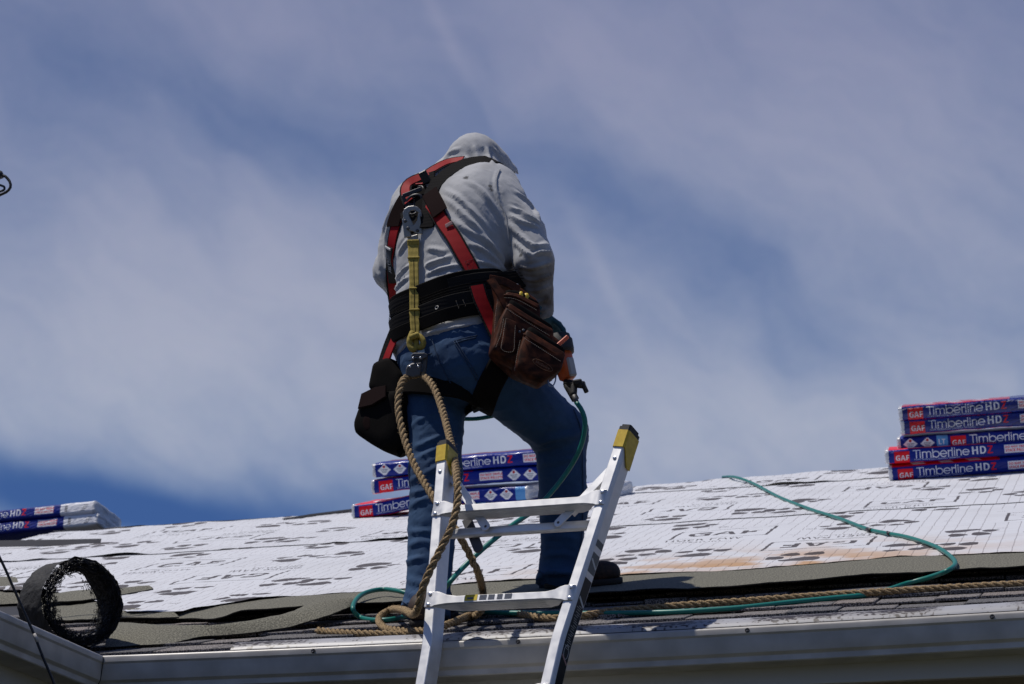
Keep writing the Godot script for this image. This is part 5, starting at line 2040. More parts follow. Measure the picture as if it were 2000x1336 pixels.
	var jf := folds_on([
		[[Vector3(-0.530, 3.672, -0.700), Vector3(-0.463, 3.699, -0.700), Vector3(-0.403, 3.719, -0.700)], 0.010, 0.008],
		[[Vector3(-0.533, 3.631, -0.700), Vector3(-0.459, 3.660, -0.700), Vector3(-0.382, 3.697, -0.700)], 0.009, 0.008],
		[[Vector3(-0.535, 3.752, -0.700), Vector3(-0.469, 3.788, -0.700), Vector3(-0.390, 3.793, -0.700)], 0.010, 0.005],
		[[Vector3(-0.534, 3.566, -0.700), Vector3(-0.476, 3.587, -0.700), Vector3(-0.409, 3.619, -0.700)], 0.010, 0.008],
		[[Vector3(-0.537, 3.528, -0.700), Vector3(-0.475, 3.531, -0.700), Vector3(-0.388, 3.574, -0.700)], 0.009, 0.006],
		[[Vector3(-0.536, 3.476, -0.700), Vector3(-0.475, 3.500, -0.700), Vector3(-0.396, 3.509, -0.700)], 0.011, 0.006],
		[[Vector3(-0.537, 3.392, -0.700), Vector3(-0.465, 3.393, -0.700), Vector3(-0.393, 3.381, -0.700)], 0.009, 0.008],
		[[Vector3(-0.538, 3.344, -0.700), Vector3(-0.473, 3.358, -0.700), Vector3(-0.410, 3.325, -0.700)], 0.011, 0.009],
		[[Vector3(-0.543, 3.289, -0.700), Vector3(-0.476, 3.303, -0.700), Vector3(-0.399, 3.261, -0.700)], 0.010, 0.009],
		[[Vector3(-0.545, 3.242, -0.700), Vector3(-0.479, 3.224, -0.700), Vector3(-0.399, 3.237, -0.700)], 0.010, 0.010],
		[[Vector3(-0.548, 3.196, -0.700), Vector3(-0.489, 3.181, -0.700), Vector3(-0.406, 3.193, -0.700)], 0.009, 0.009],
		[[Vector3(-0.183, 3.742, -1.000), Vector3(-0.129, 3.764, -1.000), Vector3(-0.066, 3.770, -1.000), Vector3(-0.003, 3.779, -1.000)], 0.013, 0.014],
		[[Vector3(-0.183, 3.710, -1.000), Vector3(-0.120, 3.720, -1.000), Vector3(-0.030, 3.739, -1.000)], 0.011, -0.012],
		[[Vector3(-0.161, 3.681, -1.000), Vector3(-0.102, 3.683, -1.000), Vector3(-0.022, 3.695, -1.000)], 0.011, 0.009],
		[[Vector3(-0.188, 3.769, -0.950), Vector3(-0.134, 3.792, -0.950), Vector3(-0.063, 3.811, -0.950)], 0.012, 0.006],
		[[Vector3(-0.179, 3.521, -1.100), Vector3(-0.118, 3.492, -1.100), Vector3(-0.037, 3.513, -1.100)], 0.012, 0.008],
		[[Vector3(-0.193, 3.458, -1.150), Vector3(-0.130, 3.462, -1.150), Vector3(-0.043, 3.435, -1.150)], 0.011, 0.008],
		[[Vector3(-0.211, 3.402, -1.200), Vector3(-0.142, 3.412, -1.200), Vector3(-0.062, 3.390, -1.200)], 0.011, 0.010],
		[[Vector3(-0.215, 3.359, -1.200), Vector3(-0.142, 3.347, -1.200), Vector3(-0.070, 3.354, -1.200)], 0.009, 0.009],
		[[Vector3(-0.417, 3.904, -0.700), Vector3(-0.372, 3.847, -0.700), Vector3(-0.328, 3.813, -0.700)], 0.010, 0.006],
		[[Vector3(-0.427, 4.003, -0.700), Vector3(-0.391, 3.911, -0.700), Vector3(-0.346, 3.827, -0.700)], 0.014, -0.006],
	], jeans)
	var lift_jeans := func(v: Vector3, _n: Vector3) -> float:
		var r := 1.0 - absf(ns.get_noise_3d(v.x * 7.0 + 30.0, v.y * 20.0 + v.x * 5.0, v.z * 7.0)) * 3.0
		return 0.85 * fold_height(v, jf) * (0.75 + 0.9 * ns.get_noise_3d(v.x * 6.0, v.y * 6.0, v.z * 6.0 + 20.0)) + 0.0030 * maxf(r, 0.0) * maxf(r, 0.0) + 0.003 * ns.get_noise_3d(v.x * 8.0, v.y * 5.0, v.z * 8.0)
	var tint_jeans := func(v: Vector3, _n: Vector3) -> Color:
		var w := clampf(dirt.get_noise_3dv(v * 0.5) * 0.9 + 0.45, 0.0, 1.0)
		# worn paler down the back of the shins
		return Color(0.68, 0.72, 0.78).lerp(Color(1.38, 1.32, 1.25), w)
	var jm := obj("jeans", cloth_mesh(jeans, 0.0085, [], lift_jeans, tint_jeans), M.denim, p)
	# seams and a back pocket
	for s in [[Vector3(-0.456, 4.056, -0.700), Vector3(-0.442, 4.014, -0.700), Vector3(-0.423, 3.963, -0.700), Vector3(-0.391, 3.902, -0.700), Vector3(-0.346, 3.836, -0.700)], [Vector3(-0.379, 4.039, -0.700), Vector3(-0.342, 4.047, -0.700), Vector3(-0.299, 4.053, -0.700)], [Vector3(-0.379, 4.039, -0.700), Vector3(-0.356, 3.998, -0.700), Vector3(-0.329, 3.951, -0.700), Vector3(-0.302, 3.900, -0.700)], [Vector3(-0.302, 3.900, -0.700), Vector3(-0.267, 3.910, -0.700), Vector3(-0.245, 3.971, -0.700)], [Vector3(-0.532, 3.149, -0.650), Vector3(-0.499, 3.134, -0.650), Vector3(-0.456, 3.127, -0.650), Vector3(-0.405, 3.129, -0.650), Vector3(-0.381, 3.138, -0.650)], [Vector3(-0.187, 3.325, -1.100), Vector3(-0.146, 3.308, -1.100), Vector3(-0.101, 3.304, -1.100), Vector3(-0.048, 3.314, -1.100)], [Vector3(-0.550, 4.001, -0.750), Vector3(-0.501, 4.004, -0.720), Vector3(-0.454, 4.005, -0.700)], [Vector3(-0.374, 4.032, -0.700), Vector3(-0.340, 4.040, -0.700), Vector3(-0.303, 4.046, -0.700)], [Vector3(-0.370, 4.039, -0.700), Vector3(-0.347, 3.997, -0.700), Vector3(-0.320, 3.952, -0.700), Vector3(-0.297, 3.911, -0.700)], [Vector3(-0.038, 3.863, -1.000), Vector3(-0.012, 3.788, -1.000), Vector3(-0.019, 3.694, -1.050), Vector3(-0.029, 3.563, -1.100), Vector3(-0.049, 3.432, -1.150), Vector3(-0.074, 3.354, -1.200)]]:
		var st := new_st()
		var path := PackedVector3Array()
		for q in catmull(s, 0.012):
			path.append(drape(q, jeans, 0.0035))
		tube(st, path, 0.0019, 5)
		obj("seam", st, M.denim_seam, jm)

	# boots
	var heel_l: Vector3 = Vector3(-0.477, 3.060, -0.637)
	var toe_l := heel_l + Vector3(0.045, 0.245 * TP, -0.245)
	var heel_r: Vector3 = Vector3(-0.192, 3.294, -1.225)
	var toe_r := heel_r + Vector3(0.262, 0.012, -0.035)
	for s in [[heel_l, toe_l, ank_l], [heel_r, toe_r, ank_r]]:
		var h: Vector3 = s[0]
		var t: Vector3 = s[1]
		var up := Vector3(0, 0.95, 0.31)
		var d := (t - h).normalized()
		var bl := []
		bone(bl, h + up * 0.046 + d * 0.035, h + up * 0.048 + d * 0.10, 0.034, 0.038, 0.03)
		bone(bl, h + up * 0.048 + d * 0.10, t + up * 0.042 - d * 0.05, 0.041, 0.035, 0.03)
		bone(bl, t + up * 0.042 - d * 0.06, t + up * 0.040 - d * 0.036, 0.037, 0.033, 0.02)
		bone(bl, h + up * 0.06 + d * 0.05, (s[2] as Vector3) + Vector3(0, 0.03, 0), 0.042, 0.046, 0.04)
		var m := nets(bl, 0.007, [[h + up * 0.020, -up]])
		var boot := obj("boot", grid_mesh(m[0], PackedVector2Array(), PackedColorArray(), m[1]), M.boot_leather, p)
		var so := []
		bone(so, h + up * 0.013 + d * 0.035, h + up * 0.013 + d * 0.11, 0.041, 0.039, 0.02)
		bone(so, h + up * 0.013 + d * 0.11, t + up * 0.013 - d * 0.06, 0.043, 0.044, 0.02)
		bone(so, t + up * 0.013 - d * 0.06, t + up * 0.013 - d * 0.034, 0.043, 0.038, 0.02)
		var sm := nets(so, 0.006, [[h + up * 0.0235, up], [h + up * 0.001, -up]])
		obj("sole", grid_mesh(sm[0], PackedVector2Array(), PackedColorArray(), sm[1]), M.boot_sole, boot)

	# gloved hands: the right one holds the nail gun, the left one reaches forward
	var gr := hand_bones(wr_r, Vector3(0.22, -0.40, -0.88).normalized(), Vector3(0.10, -0.9, 0.40).normalized(), -1.0)
	var gm := nets(gr, 0.0042)
	obj("glove", grid_mesh(gm[0], PackedVector2Array(), PackedColorArray(), gm[1]), M.glove, p)
	var gl := hand_bones(wr_l, (wr_l - el_l).normalized(), Vector3(0.3, -0.9, 0.2).normalized(), 1.0)
	gm = nets(gl, 0.0042)
	obj("glove", grid_mesh(gm[0], PackedVector2Array(), PackedColorArray(), gm[1]), M.glove, p)


# ------------------------------------------------------------------ worn gear
func draped_path(pts: Array, list: Array, away: float, step := 0.012) -> Array:
	var raw := catmull(pts, step)
	var p := PackedVector3Array()
	for q in raw:
		var s := drape(q, list)
		p.append(s + (grad(s, list) * 0.5 + VIEW * 0.5).normalized() * away * 1.1)
	for pass_ in 2:
		var c := p.duplicate()
		for i in range(1, p.size() - 1):
			p[i] = c[i] * 0.5 + (c[i - 1] + c[i + 1]) * 0.25
	var n := PackedVector3Array()
	for q in p:
		n.append((grad(q, list) + VIEW * 0.55).normalized())
	for pass_ in 3:
		var c := n.duplicate()
		for i in range(1, n.size() - 1):
			n[i] = (c[i] + c[i - 1] + c[i + 1]).normalized()
	return [p, n]


func strap(called: String, pts: Array, list: Array, away: float, w, th: float, m: Material, parent: Node, label := "") -> MeshInstance3D:
	var d := draped_path(pts, list, away)
	var st := new_st()
	ribbon(st, d[0], d[1], w, th)
	return obj(called, st, m, parent, label)


# red webbing with black binding along both edges
func red_strap(called: String, pts: Array, list: Array, away: float, w: float, parent: Node) -> void:
	var o := strap(called, pts, list, away, w, 0.003, M.red_webbing, parent)
	var d := draped_path(pts, list, away - 0.002)
	var st := new_st()
	ribbon(st, d[0], d[1], w + 0.013, 0.003)
	obj("edging", st, M.black_webbing, o)


# a closed band round a body: rays outward from an axis point in the plane across up
func ring_path(c: Vector3, up: Vector3, list: Array, away: float, n := 64) -> Array:
	var x := up.cross(Vector3(0.2, 0.1, 0.97)).normalized()
	var y := up.cross(x).normalized()
	var p := PackedVector3Array()
	var nn := PackedVector3Array()
	for i in n:
		var a := TAU * i / n
		var d := x * cos(a) + y * sin(a)
		var t := 0.02
		while t < 0.35:
			var f := field(c + d * t, list)
			if f > away - 0.0006:
				break
			t += maxf((away - f) * 0.7, 0.0008)
		p.append(c + d * t)
		nn.append(d)
	for pass_ in 2:
		var q := p.duplicate()
		for i in n:
			p[i] = q[i] * 0.5 + (q[(i + 1) % n] + q[(i + n - 1) % n]) * 0.25
	return [p, nn]


func stitches(st: SurfaceTool, pts: Array, n: Vector3, step := 0.0062) -> void:
	var path := catmull(pts, step)
	for i in path.size() - 1:
		var a := path[i]
		var b := a.lerp(path[i + 1], 0.62)
		bx(st, basis_zx(n, (b - a).normalized(), (a + b) * 0.5), Vector3(a.distance_to(b), 0.0013, 0.0013), 0.0003)


func outline(pts: Array, step := 0.012) -> PackedVector3Array:
	var loop := pts.duplicate()
	loop.append(pts[0])
	var out := PackedVector3Array()
	for i in loop.size() - 1:
		var a: Vector3 = loop[i]
		var b: Vector3 = loop[i + 1]
		var n := maxi(1, int(a.distance_to(b) / step))
		for k in n:
			out.append(a.lerp(b, float(k) / n))
	# soften the corners
	var c := out.duplicate()
	var m := out.size()
	for i in m:
		out[i] = c[i] * 0.5 + (c[(i + 1) % m] + c[(i + m - 1) % m]) * 0.25
	return out


func build_gear() -> void:
	# fall harness
	var hs := thing("safety_harness", "red and black fall harness crossing the roofer's back", "harness", drape(Vector3(-0.486, 4.279, -0.800), shirt))
	var pad_pts := [Vector3(-0.315, 4.792, -1.000), Vector3(-0.368, 4.794, -1.000), Vector3(-0.429, 4.788, -1.000), Vector3(-0.471, 4.743, -0.950), Vector3(-0.504, 4.682, -0.900), Vector3(-0.518, 4.624, -0.880), Vector3(-0.512, 4.554, -0.850), Vector3(-0.519, 4.507, -0.850)]
	strap("shoulder_pad", pad_pts, shirt, 0.007, 0.058, 0.010, M.black_webbing, hs)
	strap("shoulder_pad", [Vector3(-0.524, 4.735, -0.950), Vector3(-0.577, 4.720, -0.950), Vector3(-0.607, 4.690, -0.930), Vector3(-0.612, 4.631, -0.900), Vector3(-0.596, 4.564, -0.880), Vector3(-0.558, 4.511, -0.850)], shirt, 0.006, 0.056, 0.009, M.black_webbing, hs)
	strap("dorsal_pad", [Vector3(-0.552, 4.672, -0.880), Vector3(-0.552, 4.627, -0.880), Vector3(-0.539, 4.576, -0.850), Vector3(-0.531, 4.535, -0.850)], shirt, 0.011, 0.044, 0.006, M.black_nylon, hs)
	red_strap("shoulder_strap", [Vector3(-0.435, 4.802, -1.000), Vector3(-0.486, 4.800, -1.000), Vector3(-0.521, 4.762, -0.950), Vector3(-0.550, 4.726, -0.920), Vector3(-0.562, 4.688, -0.900)], shirt, 0.019, 0.030, hs)
	red_strap("back_strap", [Vector3(-0.517, 4.607, -0.850), Vector3(-0.490, 4.570, -0.850), Vector3(-0.446, 4.501, -0.800), Vector3(-0.412, 4.447, -0.800), Vector3(-0.363, 4.363, -0.750), Vector3(-0.332, 4.301, -0.750), Vector3(-0.309, 4.244, -0.720), Vector3(-0.302, 4.218, -0.720)], dressed, 0.012, 0.043, hs)
	red_strap("hip_web", [Vector3(-0.303, 4.226, -0.700), Vector3(-0.291, 4.177, -0.700), Vector3(-0.274, 4.132, -0.700), Vector3(-0.253, 4.080, -0.700), Vector3(-0.224, 4.020, -0.700)], dressed, 0.026, 0.042, hs)
	red_strap("back_strap", [Vector3(-0.603, 4.645, -0.900), Vector3(-0.629, 4.597, -0.900), Vector3(-0.653, 4.545, -0.920), Vector3(-0.665, 4.479, -0.920), Vector3(-0.670, 4.412, -0.920), Vector3(-0.665, 4.345, -0.920), Vector3(-0.650, 4.270, -0.900)], dressed, 0.012, 0.038, hs)
	var lab := strap("maker_label", [Vector3(-0.667, 4.477, -0.920), Vector3(-0.670, 4.441, -0.920), Vector3(-0.670, 4.402, -0.920), Vector3(-0.665, 4.358, -0.920)], shirt, 0.018, 0.036, 0.004, M.black_label, hs)
	var ld := draped_path([Vector3(-0.669, 4.473, -0.920), Vector3(-0.672, 4.441, -0.920), Vector3(-0.672, 4.403, -0.920), Vector3(-0.667, 4.358, -0.920)], shirt, 0.0215)
	var word := TextMesh.new()
	var fnt := SystemFont.new()
	fnt.font_names = PackedStringArray(["Droid Sans"])
	fnt.font_weight = 700
	word.font = fnt
	word.text = "FALLTECH"
	word.font_size = 32
	word.pixel_size = 0.00056
	word.depth = 0.0006
	var pm: Vector3 = ld[0][ld[0].size() / 2]
	var nm: Vector3 = ld[1][ld[1].size() / 2]
	var dn: Vector3 = (ld[0][ld[0].size() - 1] - ld[0][0]).normalized()
	var wi := obj("lettering", word, M.white_print, lab)
	wi.basis = Basis(dn, nm.cross(dn).normalized(), nm.normalized()).orthonormalized()
	wi.position = pm + VIEW * 0.006
	var tip := new_st()
	bx(tip, basis_zx(ld[1][0], dn, ld[0][0] + nm * 0.001), Vector3(0.008, 0.034, 0.006), 0.002)
	obj("white_keeper", tip, M.white_print, lab)
	# red folded tail of webbing beside the ring
	red_strap("webbing_fold", [Vector3(-0.538, 4.724, -0.920), Vector3(-0.568, 4.712, -0.920), Vector3(-0.599, 4.703, -0.920), Vector3(-0.612, 4.685, -0.920), Vector3(-0.603, 4.645, -0.900), Vector3(-0.592, 4.621, -0.900)], shirt, 0.030, 0.034, hs)
	strap("cover_flap", [Vector3(-0.516, 4.645, -0.880), Vector3(-0.500, 4.613, -0.870), Vector3(-0.479, 4.576, -0.850), Vector3(-0.462, 4.544, -0.830)], shirt, 0.020, 0.060, 0.004, M.brown_nylon, hs)
	strap("cover_flap", [Vector3(-0.603, 4.653, -0.900), Vector3(-0.626, 4.616, -0.900), Vector3(-0.650, 4.580, -0.920), Vector3(-0.657, 4.549, -0.920)], shirt, 0.019, 0.058, 0.004, M.brown_nylon, hs)
	var kp := new_st()
	var kd := draped_path([Vector3(-0.434, 4.483, -0.800), Vector3(-0.412, 4.494, -0.800)], shirt, 0.018)
	ribbon(kp, kd[0], kd[1], 0.014, 0.004)
	obj("strap_keeper", kp, M.pink_print, hs)
	strap("stitched_patch", [Vector3(-0.341, 4.318, -0.750), Vector3(-0.324, 4.283, -0.750)], shirt, 0.0148, 0.040, 0.002, M.red_webbing, hs)
	var xs := new_st()
	var q0 := drape(Vector3(-0.354, 4.330, -0.750), shirt, 0.0165)
	var q1 := drape(Vector3(-0.325, 4.339, -0.750), shirt, 0.0165)
	var q2 := drape(Vector3(-0.303, 4.289, -0.750), shirt, 0.0165)
	var q3 := drape(Vector3(-0.335, 4.275, -0.750), shirt, 0.0165)
	var qn := grad(q0, shirt)
	for s in [[q0, q1], [q1, q2], [q2, q3], [q3, q0], [q0, q2], [q1, q3]]:
		stitches(xs, s, qn, 0.004)
	obj("stitching", xs, M.black_label, hs)
	# hip and leg straps
	var hb := new_st()
	var hn := PackedVector3Array()
	var hp := catmull([Vector3(-0.597, 4.192, -0.790), Vector3(-0.615, 4.129, -0.790), Vector3(-0.639, 4.078, -0.800), Vector3(-0.656, 4.025, -0.800), Vector3(-0.667, 3.979, -0.800)], 0.01)
	for q in hp:
		hn.append(Vector3(-0.45, 0.05, 0.88))
	ribbon(hb, hp, hn, 0.056, 0.005)
	obj("hip_binding", hb, M.black_webbing, hs)
	var hr := new_st()
	var hq := catmull([Vector3(-0.602, 4.116, -0.772), Vector3(-0.619, 4.074, -0.772), Vector3(-0.633, 4.037, -0.770), Vector3(-0.644, 4.002, -0.772), Vector3(-0.635, 3.973, -0.775)], 0.01)
	ribbon(hr, hq, hn.slice(0, hq.size()), 0.033, 0.004)
	obj("hip_web", hr, M.red_webbing, hs)
	var leg_l := jeans.slice(0, 4)
	var rp := ring_path(Vector3(-0.471, 3.901, -0.845), ((Vector3(-0.491, 3.993, -0.860) - Vector3(-0.468, 3.614, -0.800)).normalized() + Vector3(0.30, 0, 0.05)).normalized(), leg_l, 0.006, 48)
	var lst := new_st()
	ribbon(lst, rp[0], rp[1], 0.095, 0.010, true)
	obj("leg_strap", lst, M.black_nylon, hs)
	strap("leg_strap", [Vector3(-0.205, 4.019, -0.750), Vector3(-0.230, 3.964, -0.750), Vector3(-0.262, 3.907, -0.750), Vector3(-0.291, 3.869, -0.780), Vector3(-0.311, 3.826, -0.800)], jeans, 0.008, 0.085, 0.010, M.black_nylon, hs)
	var buckle := new_st()
	bx(buckle, basis_zx(VIEW, Vector3(0.9, 0.3, 0.1), drape(Vector3(-0.304, 3.829, -0.750), jeans, 0.010)), Vector3(0.045, 0.026, 0.012), 0.003)
	obj("leg_buckle", buckle, M.black_iron, hs)
	# ring plate between the shoulder blades
	var dc := drape(Vector3(-0.578, 4.633, -0.880), shirt) + VIEW * 0.032
	var dnn := (grad(dc, shirt) * 0.5 + VIEW).normalized()
	var dt := basis_zx(dnn, Vector3(0.95, 0.30, 0.0), dc)
	var ds := new_st()
	var hole := PackedVector3Array()
	for k in 25:
		var a := TAU * k / 24.0
		hole.append(dt * Vector3(cos(a) * 0.026, sin(a) * 0.017 - 0.004, 0.0))
	tube(ds, hole, 0.0065, 8, false)
	bx(ds, dt.translated_local(Vector3(0.0, 0.026, 0.0)), Vector3(0.07, 0.016, 0.006), 0.002)
	bx(ds, dt.translated_local(Vector3(-0.034, 0.0, 0.0)), Vector3(0.012, 0.06, 0.006), 0.002)
	obj("ring_plate", ds, M.black_iron, hs)
	var rs := new_st()
	var rp2 := PackedVector3Array()
	for q in catmull([Vector3(-0.544, 4.659, -0.800), Vector3(-0.522, 4.650, -0.790), Vector3(-0.515, 4.609, -0.775), Vector3(-0.519, 4.571, -0.765), Vector3(-0.533, 4.544, -0.755), Vector3(-0.550, 4.536, -0.750), Vector3(-0.568, 4.555, -0.760), Vector3(-0.572, 4.589, -0.780)], 0.006):
		rp2.append(q)
	var lift := dc - Vector3(-0.541, 4.590, -0.770)
	for i in rp2.size():
		rp2[i] += VIEW * lift.dot(VIEW)
	tube(rs, rp2, 0.0042, 8)
	obj("d_ring", rs, M.black_iron, hs)
	var bk := new_st()
	bx(bk, basis_zx(VIEW, Vector3(0.45, -0.89, 0.0), drape(Vector3(-0.532, 4.697, -0.900), shirt, 0.030)), Vector3(0.045, 0.030, 0.008), 0.003)
	obj("side_buckle", bk, M.black_iron, hs)

	# belts round the waist
	var bt := thing("tool_belt", "wide black work belt with brown leather pouches at right, black nylon bag at left", "tool belt", drape(Vector3(-0.461, 4.149, -0.750), shirt))
	var c: Vector3 = Vector3(-0.430, 4.222, -0.845)
	var up := Vector3(-0.16, 0.985, 0.14).normalized()
	for b in [[Vector3(0, -0.010, 0), 0.006, 0.150, 0.008, "back_support", M.black_nylon], [Vector3(0, 0.020, 0), 0.017, 0.060, 0.006, "waist_belt", M.black_webbing], [Vector3(0.0, -0.034, 0), 0.015, 0.045, 0.005, "web_belt", M.black_webbing], [Vector3(0, -0.078, 0), 0.013, 0.044, 0.006, "lower_belt", M.black_nylon]]:
		var rp3 := ring_path(c + up * (b[0] as Vector3).y, up, dressed, b[1], 72)
		var st := new_st()
		ribbon(st, rp3[0], rp3[1], b[2], b[3], true)
		var o := obj(b[4], st, b[5], bt)
		if b[4] == "waist_belt":
			for r in 6:
				var rib := new_st()
				var rr := ring_path(c + up * (0.020 - 0.025 + 0.010 * r), up, dressed, 0.0205, 72)
				rr[0].append(rr[0][0])
				tube(rib, rr[0], 0.0011, 4, false)
				obj("rib", rib, M.black_nylon, o)
	var gt := drape(Vector3(-0.429, 4.156, -0.700), dressed, 0.017)
	var eye := new_st()
	var er := PackedVector3Array()
	var et := basis_y(grad(gt, dressed), gt)
	for k in 17:
		er.append(et * Vector3(cos(TAU * k / 16.0) * 0.0065, 0.001, sin(TAU * k / 16.0) * 0.0065))
	tube(eye, er, 0.0014, 5, false)
	obj("eyelet", eye, M.steel, bt)
	var th := new_st()
	for s in [[Vector3(-0.348, 4.175, -0.700), Vector3(-0.339, 4.149, -0.700)], [Vector3(-0.369, 4.173, -0.700), Vector3(-0.360, 4.143, -0.700)], [Vector3(-0.426, 4.277, -0.700), Vector3(-0.419, 4.265, -0.700)]]:
		stitches(th, [drape(s[0], dressed, 0.020), drape(s[1], dressed, 0.020)], VIEW, 0.004)
	obj("stitching", th, M.thread, bt)

	# leather pouches, right hip
	var qn2 := Vector3(0.5, 0.12, 0.86).normalized()
	var lp := new_st()
	puff(lp, outline([Vector3(-0.226, 4.224, -0.622), Vector3(-0.167, 4.217, -0.655), Vector3(-0.088, 4.158, -0.693), Vector3(-0.083, 4.068, -0.684), Vector3(-0.010, 4.008, -0.717), Vector3(-0.009, 3.947, -0.710), Vector3(-0.029, 3.884, -0.689), Vector3(-0.080, 3.853, -0.655), Vector3(-0.151, 3.880, -0.618), Vector3(-0.222, 3.952, -0.586), Vector3(-0.214, 4.046, -0.605), Vector3(-0.211, 4.159, -0.622)]), qn2, 0.016, 0.03)
	var pouch := obj("leather_pouch", lp, M.leather, bt)
	var pieces := [
		[[Vector3(-0.185, 4.160, -0.614), Vector3(-0.148, 4.158, -0.635), Vector3(-0.081, 4.124, -0.669), Vector3(-0.077, 4.053, -0.661), Vector3(-0.111, 4.040, -0.640), Vector3(-0.181, 4.094, -0.607)], 0.030],
		[[Vector3(-0.171, 4.115, -0.597), Vector3(-0.108, 4.073, -0.628), Vector3(-0.035, 4.031, -0.665), Vector3(-0.034, 3.949, -0.653), Vector3(-0.133, 3.889, -0.588), Vector3(-0.182, 3.915, -0.563), Vector3(-0.214, 3.940, -0.547), Vector3(-0.201, 4.006, -0.564), Vector3(-0.191, 4.062, -0.578)], 0.034],
		[[Vector3(-0.166, 4.058, -0.555), Vector3(-0.130, 4.043, -0.573), Vector3(-0.132, 3.936, -0.558), Vector3(-0.177, 3.939, -0.532)], 0.012],
		[[Vector3(-0.113, 4.011, -0.593), Vector3(-0.054, 3.975, -0.622), Vector3(0.005, 3.937, -0.651), Vector3(-0.006, 3.877, -0.636), Vector3(-0.062, 3.827, -0.597), Vector3(-0.114, 3.847, -0.569), Vector3(-0.139, 3.874, -0.559), Vector3(-0.132, 3.941, -0.572)], 0.046],
	]
	for s in pieces:
		var st := new_st()
		puff(st, outline(s[0], 0.008), qn2, s[1], 0.02, [[1.0, 0.0], [1.005, 0.6], [0.99, 0.9], [0.93, 1.0], [0.5, 1.0]])
		obj("pocket", st, M.leather, pouch)
	for s in [[Vector3(-0.177, 4.150, -0.586), Vector3(-0.140, 4.147, -0.603), Vector3(-0.074, 4.114, -0.639)], [Vector3(-0.163, 4.104, -0.566), Vector3(-0.099, 4.061, -0.592), Vector3(-0.027, 4.021, -0.634)], [Vector3(-0.102, 3.997, -0.550), Vector3(-0.042, 3.958, -0.571), Vector3(0.014, 3.923, -0.610)]]:
		var pth := catmull(s, 0.01)
		var lips := new_st()
		tube(lips, pth, 0.0042, 6)
		obj("rolled_edge", lips, M.leather, pouch)
	
	var sts := new_st()
	for s in [[Vector3(-0.160, 4.093, -0.561), Vector3(-0.097, 4.050, -0.584), Vector3(-0.030, 4.009, -0.624)], [Vector3(-0.168, 4.056, -0.549), Vector3(-0.173, 4.004, -0.538), Vector3(-0.189, 3.948, -0.524)], [Vector3(-0.159, 4.046, -0.541), Vector3(-0.164, 3.992, -0.530), Vector3(-0.167, 3.942, -0.521), Vector3(-0.134, 3.938, -0.540), Vector3(-0.131, 3.986, -0.549), Vector3(-0.130, 4.032, -0.556)], [Vector3(-0.100, 3.983, -0.541), Vector3(-0.039, 3.942, -0.561), Vector3(0.013, 3.909, -0.598)], [Vector3(-0.202, 4.142, -0.601), Vector3(-0.206, 4.085, -0.589), Vector3(-0.207, 4.020, -0.579)], [Vector3(-0.175, 4.141, -0.582), Vector3(-0.135, 4.136, -0.600), Vector3(-0.075, 4.104, -0.632)], [Vector3(-0.112, 3.978, -0.549), Vector3(-0.121, 3.921, -0.541), Vector3(-0.129, 3.871, -0.541)]]:
		stitches(sts, s, qn2)
	obj("stitching", sts, M.thread, pouch)
	var ss := new_st()
	for s in [[Vector3(-0.228, 4.215, -0.592), Vector3(-0.183, 4.208, -0.615), Vector3(-0.139, 4.186, -0.644)], [Vector3(-0.223, 4.211, -0.585), Vector3(-0.194, 4.164, -0.588), Vector3(-0.165, 4.110, -0.593)]]:
		var pth := catmull(s, 0.01)
		var nn := PackedVector3Array()
		for q in pth:
			nn.append(qn2)
		ribbon(ss, pth, nn, 0.030, 0.004)
	obj("leather_strap", ss, M.leather, pouch)
	for s in [[[Vector3(-0.181, 4.154, -0.615), Vector3(-0.148, 4.153, -0.634), Vector3(-0.082, 4.120, -0.668), Vector3(-0.081, 4.135, -0.671), Vector3(-0.145, 4.172, -0.639), Vector3(-0.182, 4.173, -0.617)], 0.026], [[Vector3(-0.170, 4.110, -0.597), Vector3(-0.107, 4.068, -0.627), Vector3(-0.036, 4.025, -0.663), Vector3(-0.033, 4.044, -0.667), Vector3(-0.102, 4.093, -0.634), Vector3(-0.166, 4.133, -0.602)], 0.029], [[Vector3(-0.111, 4.006, -0.593), Vector3(-0.054, 3.969, -0.621), Vector3(0.003, 3.931, -0.649), Vector3(0.009, 3.952, -0.655), Vector3(-0.049, 3.992, -0.628), Vector3(-0.104, 4.029, -0.600)], 0.041]]:
		var st := new_st()
		puff(st, outline(s[0], 0.006), qn2, s[1], 0.01)
		obj("pocket_mouth_shade", st, M.black_nylon, pouch)  # solid black pieces stand in for the shade inside the open pocket tops
	for q in [Vector3(-0.120, 4.014, -0.573), Vector3(-0.108, 4.020, -0.579), Vector3(-0.042, 4.008, -0.629), Vector3(-0.035, 3.957, -0.614)]:
		var rv := new_st()
		dome(rv, q, qn2, 0.0055, 0.003)
		obj("rivet", rv, M.steel_dark, pouch)
	# oval maker's mark pressed into the front pocket
	var ov := new_st()
	var oc: Vector3 = Vector3(-0.040, 3.890, -0.563)
	var ox := (Vector3(0.005, 3.869, -0.590) - Vector3(-0.072, 3.912, -0.552)).normalized()
	var oy := qn2.cross(ox).normalized()
	var orr := PackedVector3Array()
	for k in 29:
		var a := TAU * k / 28.0
		orr.append(oc + ox * cos(a) * 0.036 + oy * sin(a) * 0.0125)
	tube(ov, orr, 0.0010, 5, false)
	var mk := obj("oval_mark", ov, M.leather_edge, pouch)
	var wt := TextMesh.new()
	wt.font = fnt
	wt.text = "McGuire"
	wt.font_size = 32
	wt.pixel_size = 0.00040
	wt.depth = 0.0008
	var wo := obj("lettering", wt, M.leather_edge, mk)
	wo.basis = Basis(ox, oy, qn2)
	wo.position = oc

	# black nylon bag, left hip
	var bnm := Vector3(-0.30, 0.0, 0.95).normalized()
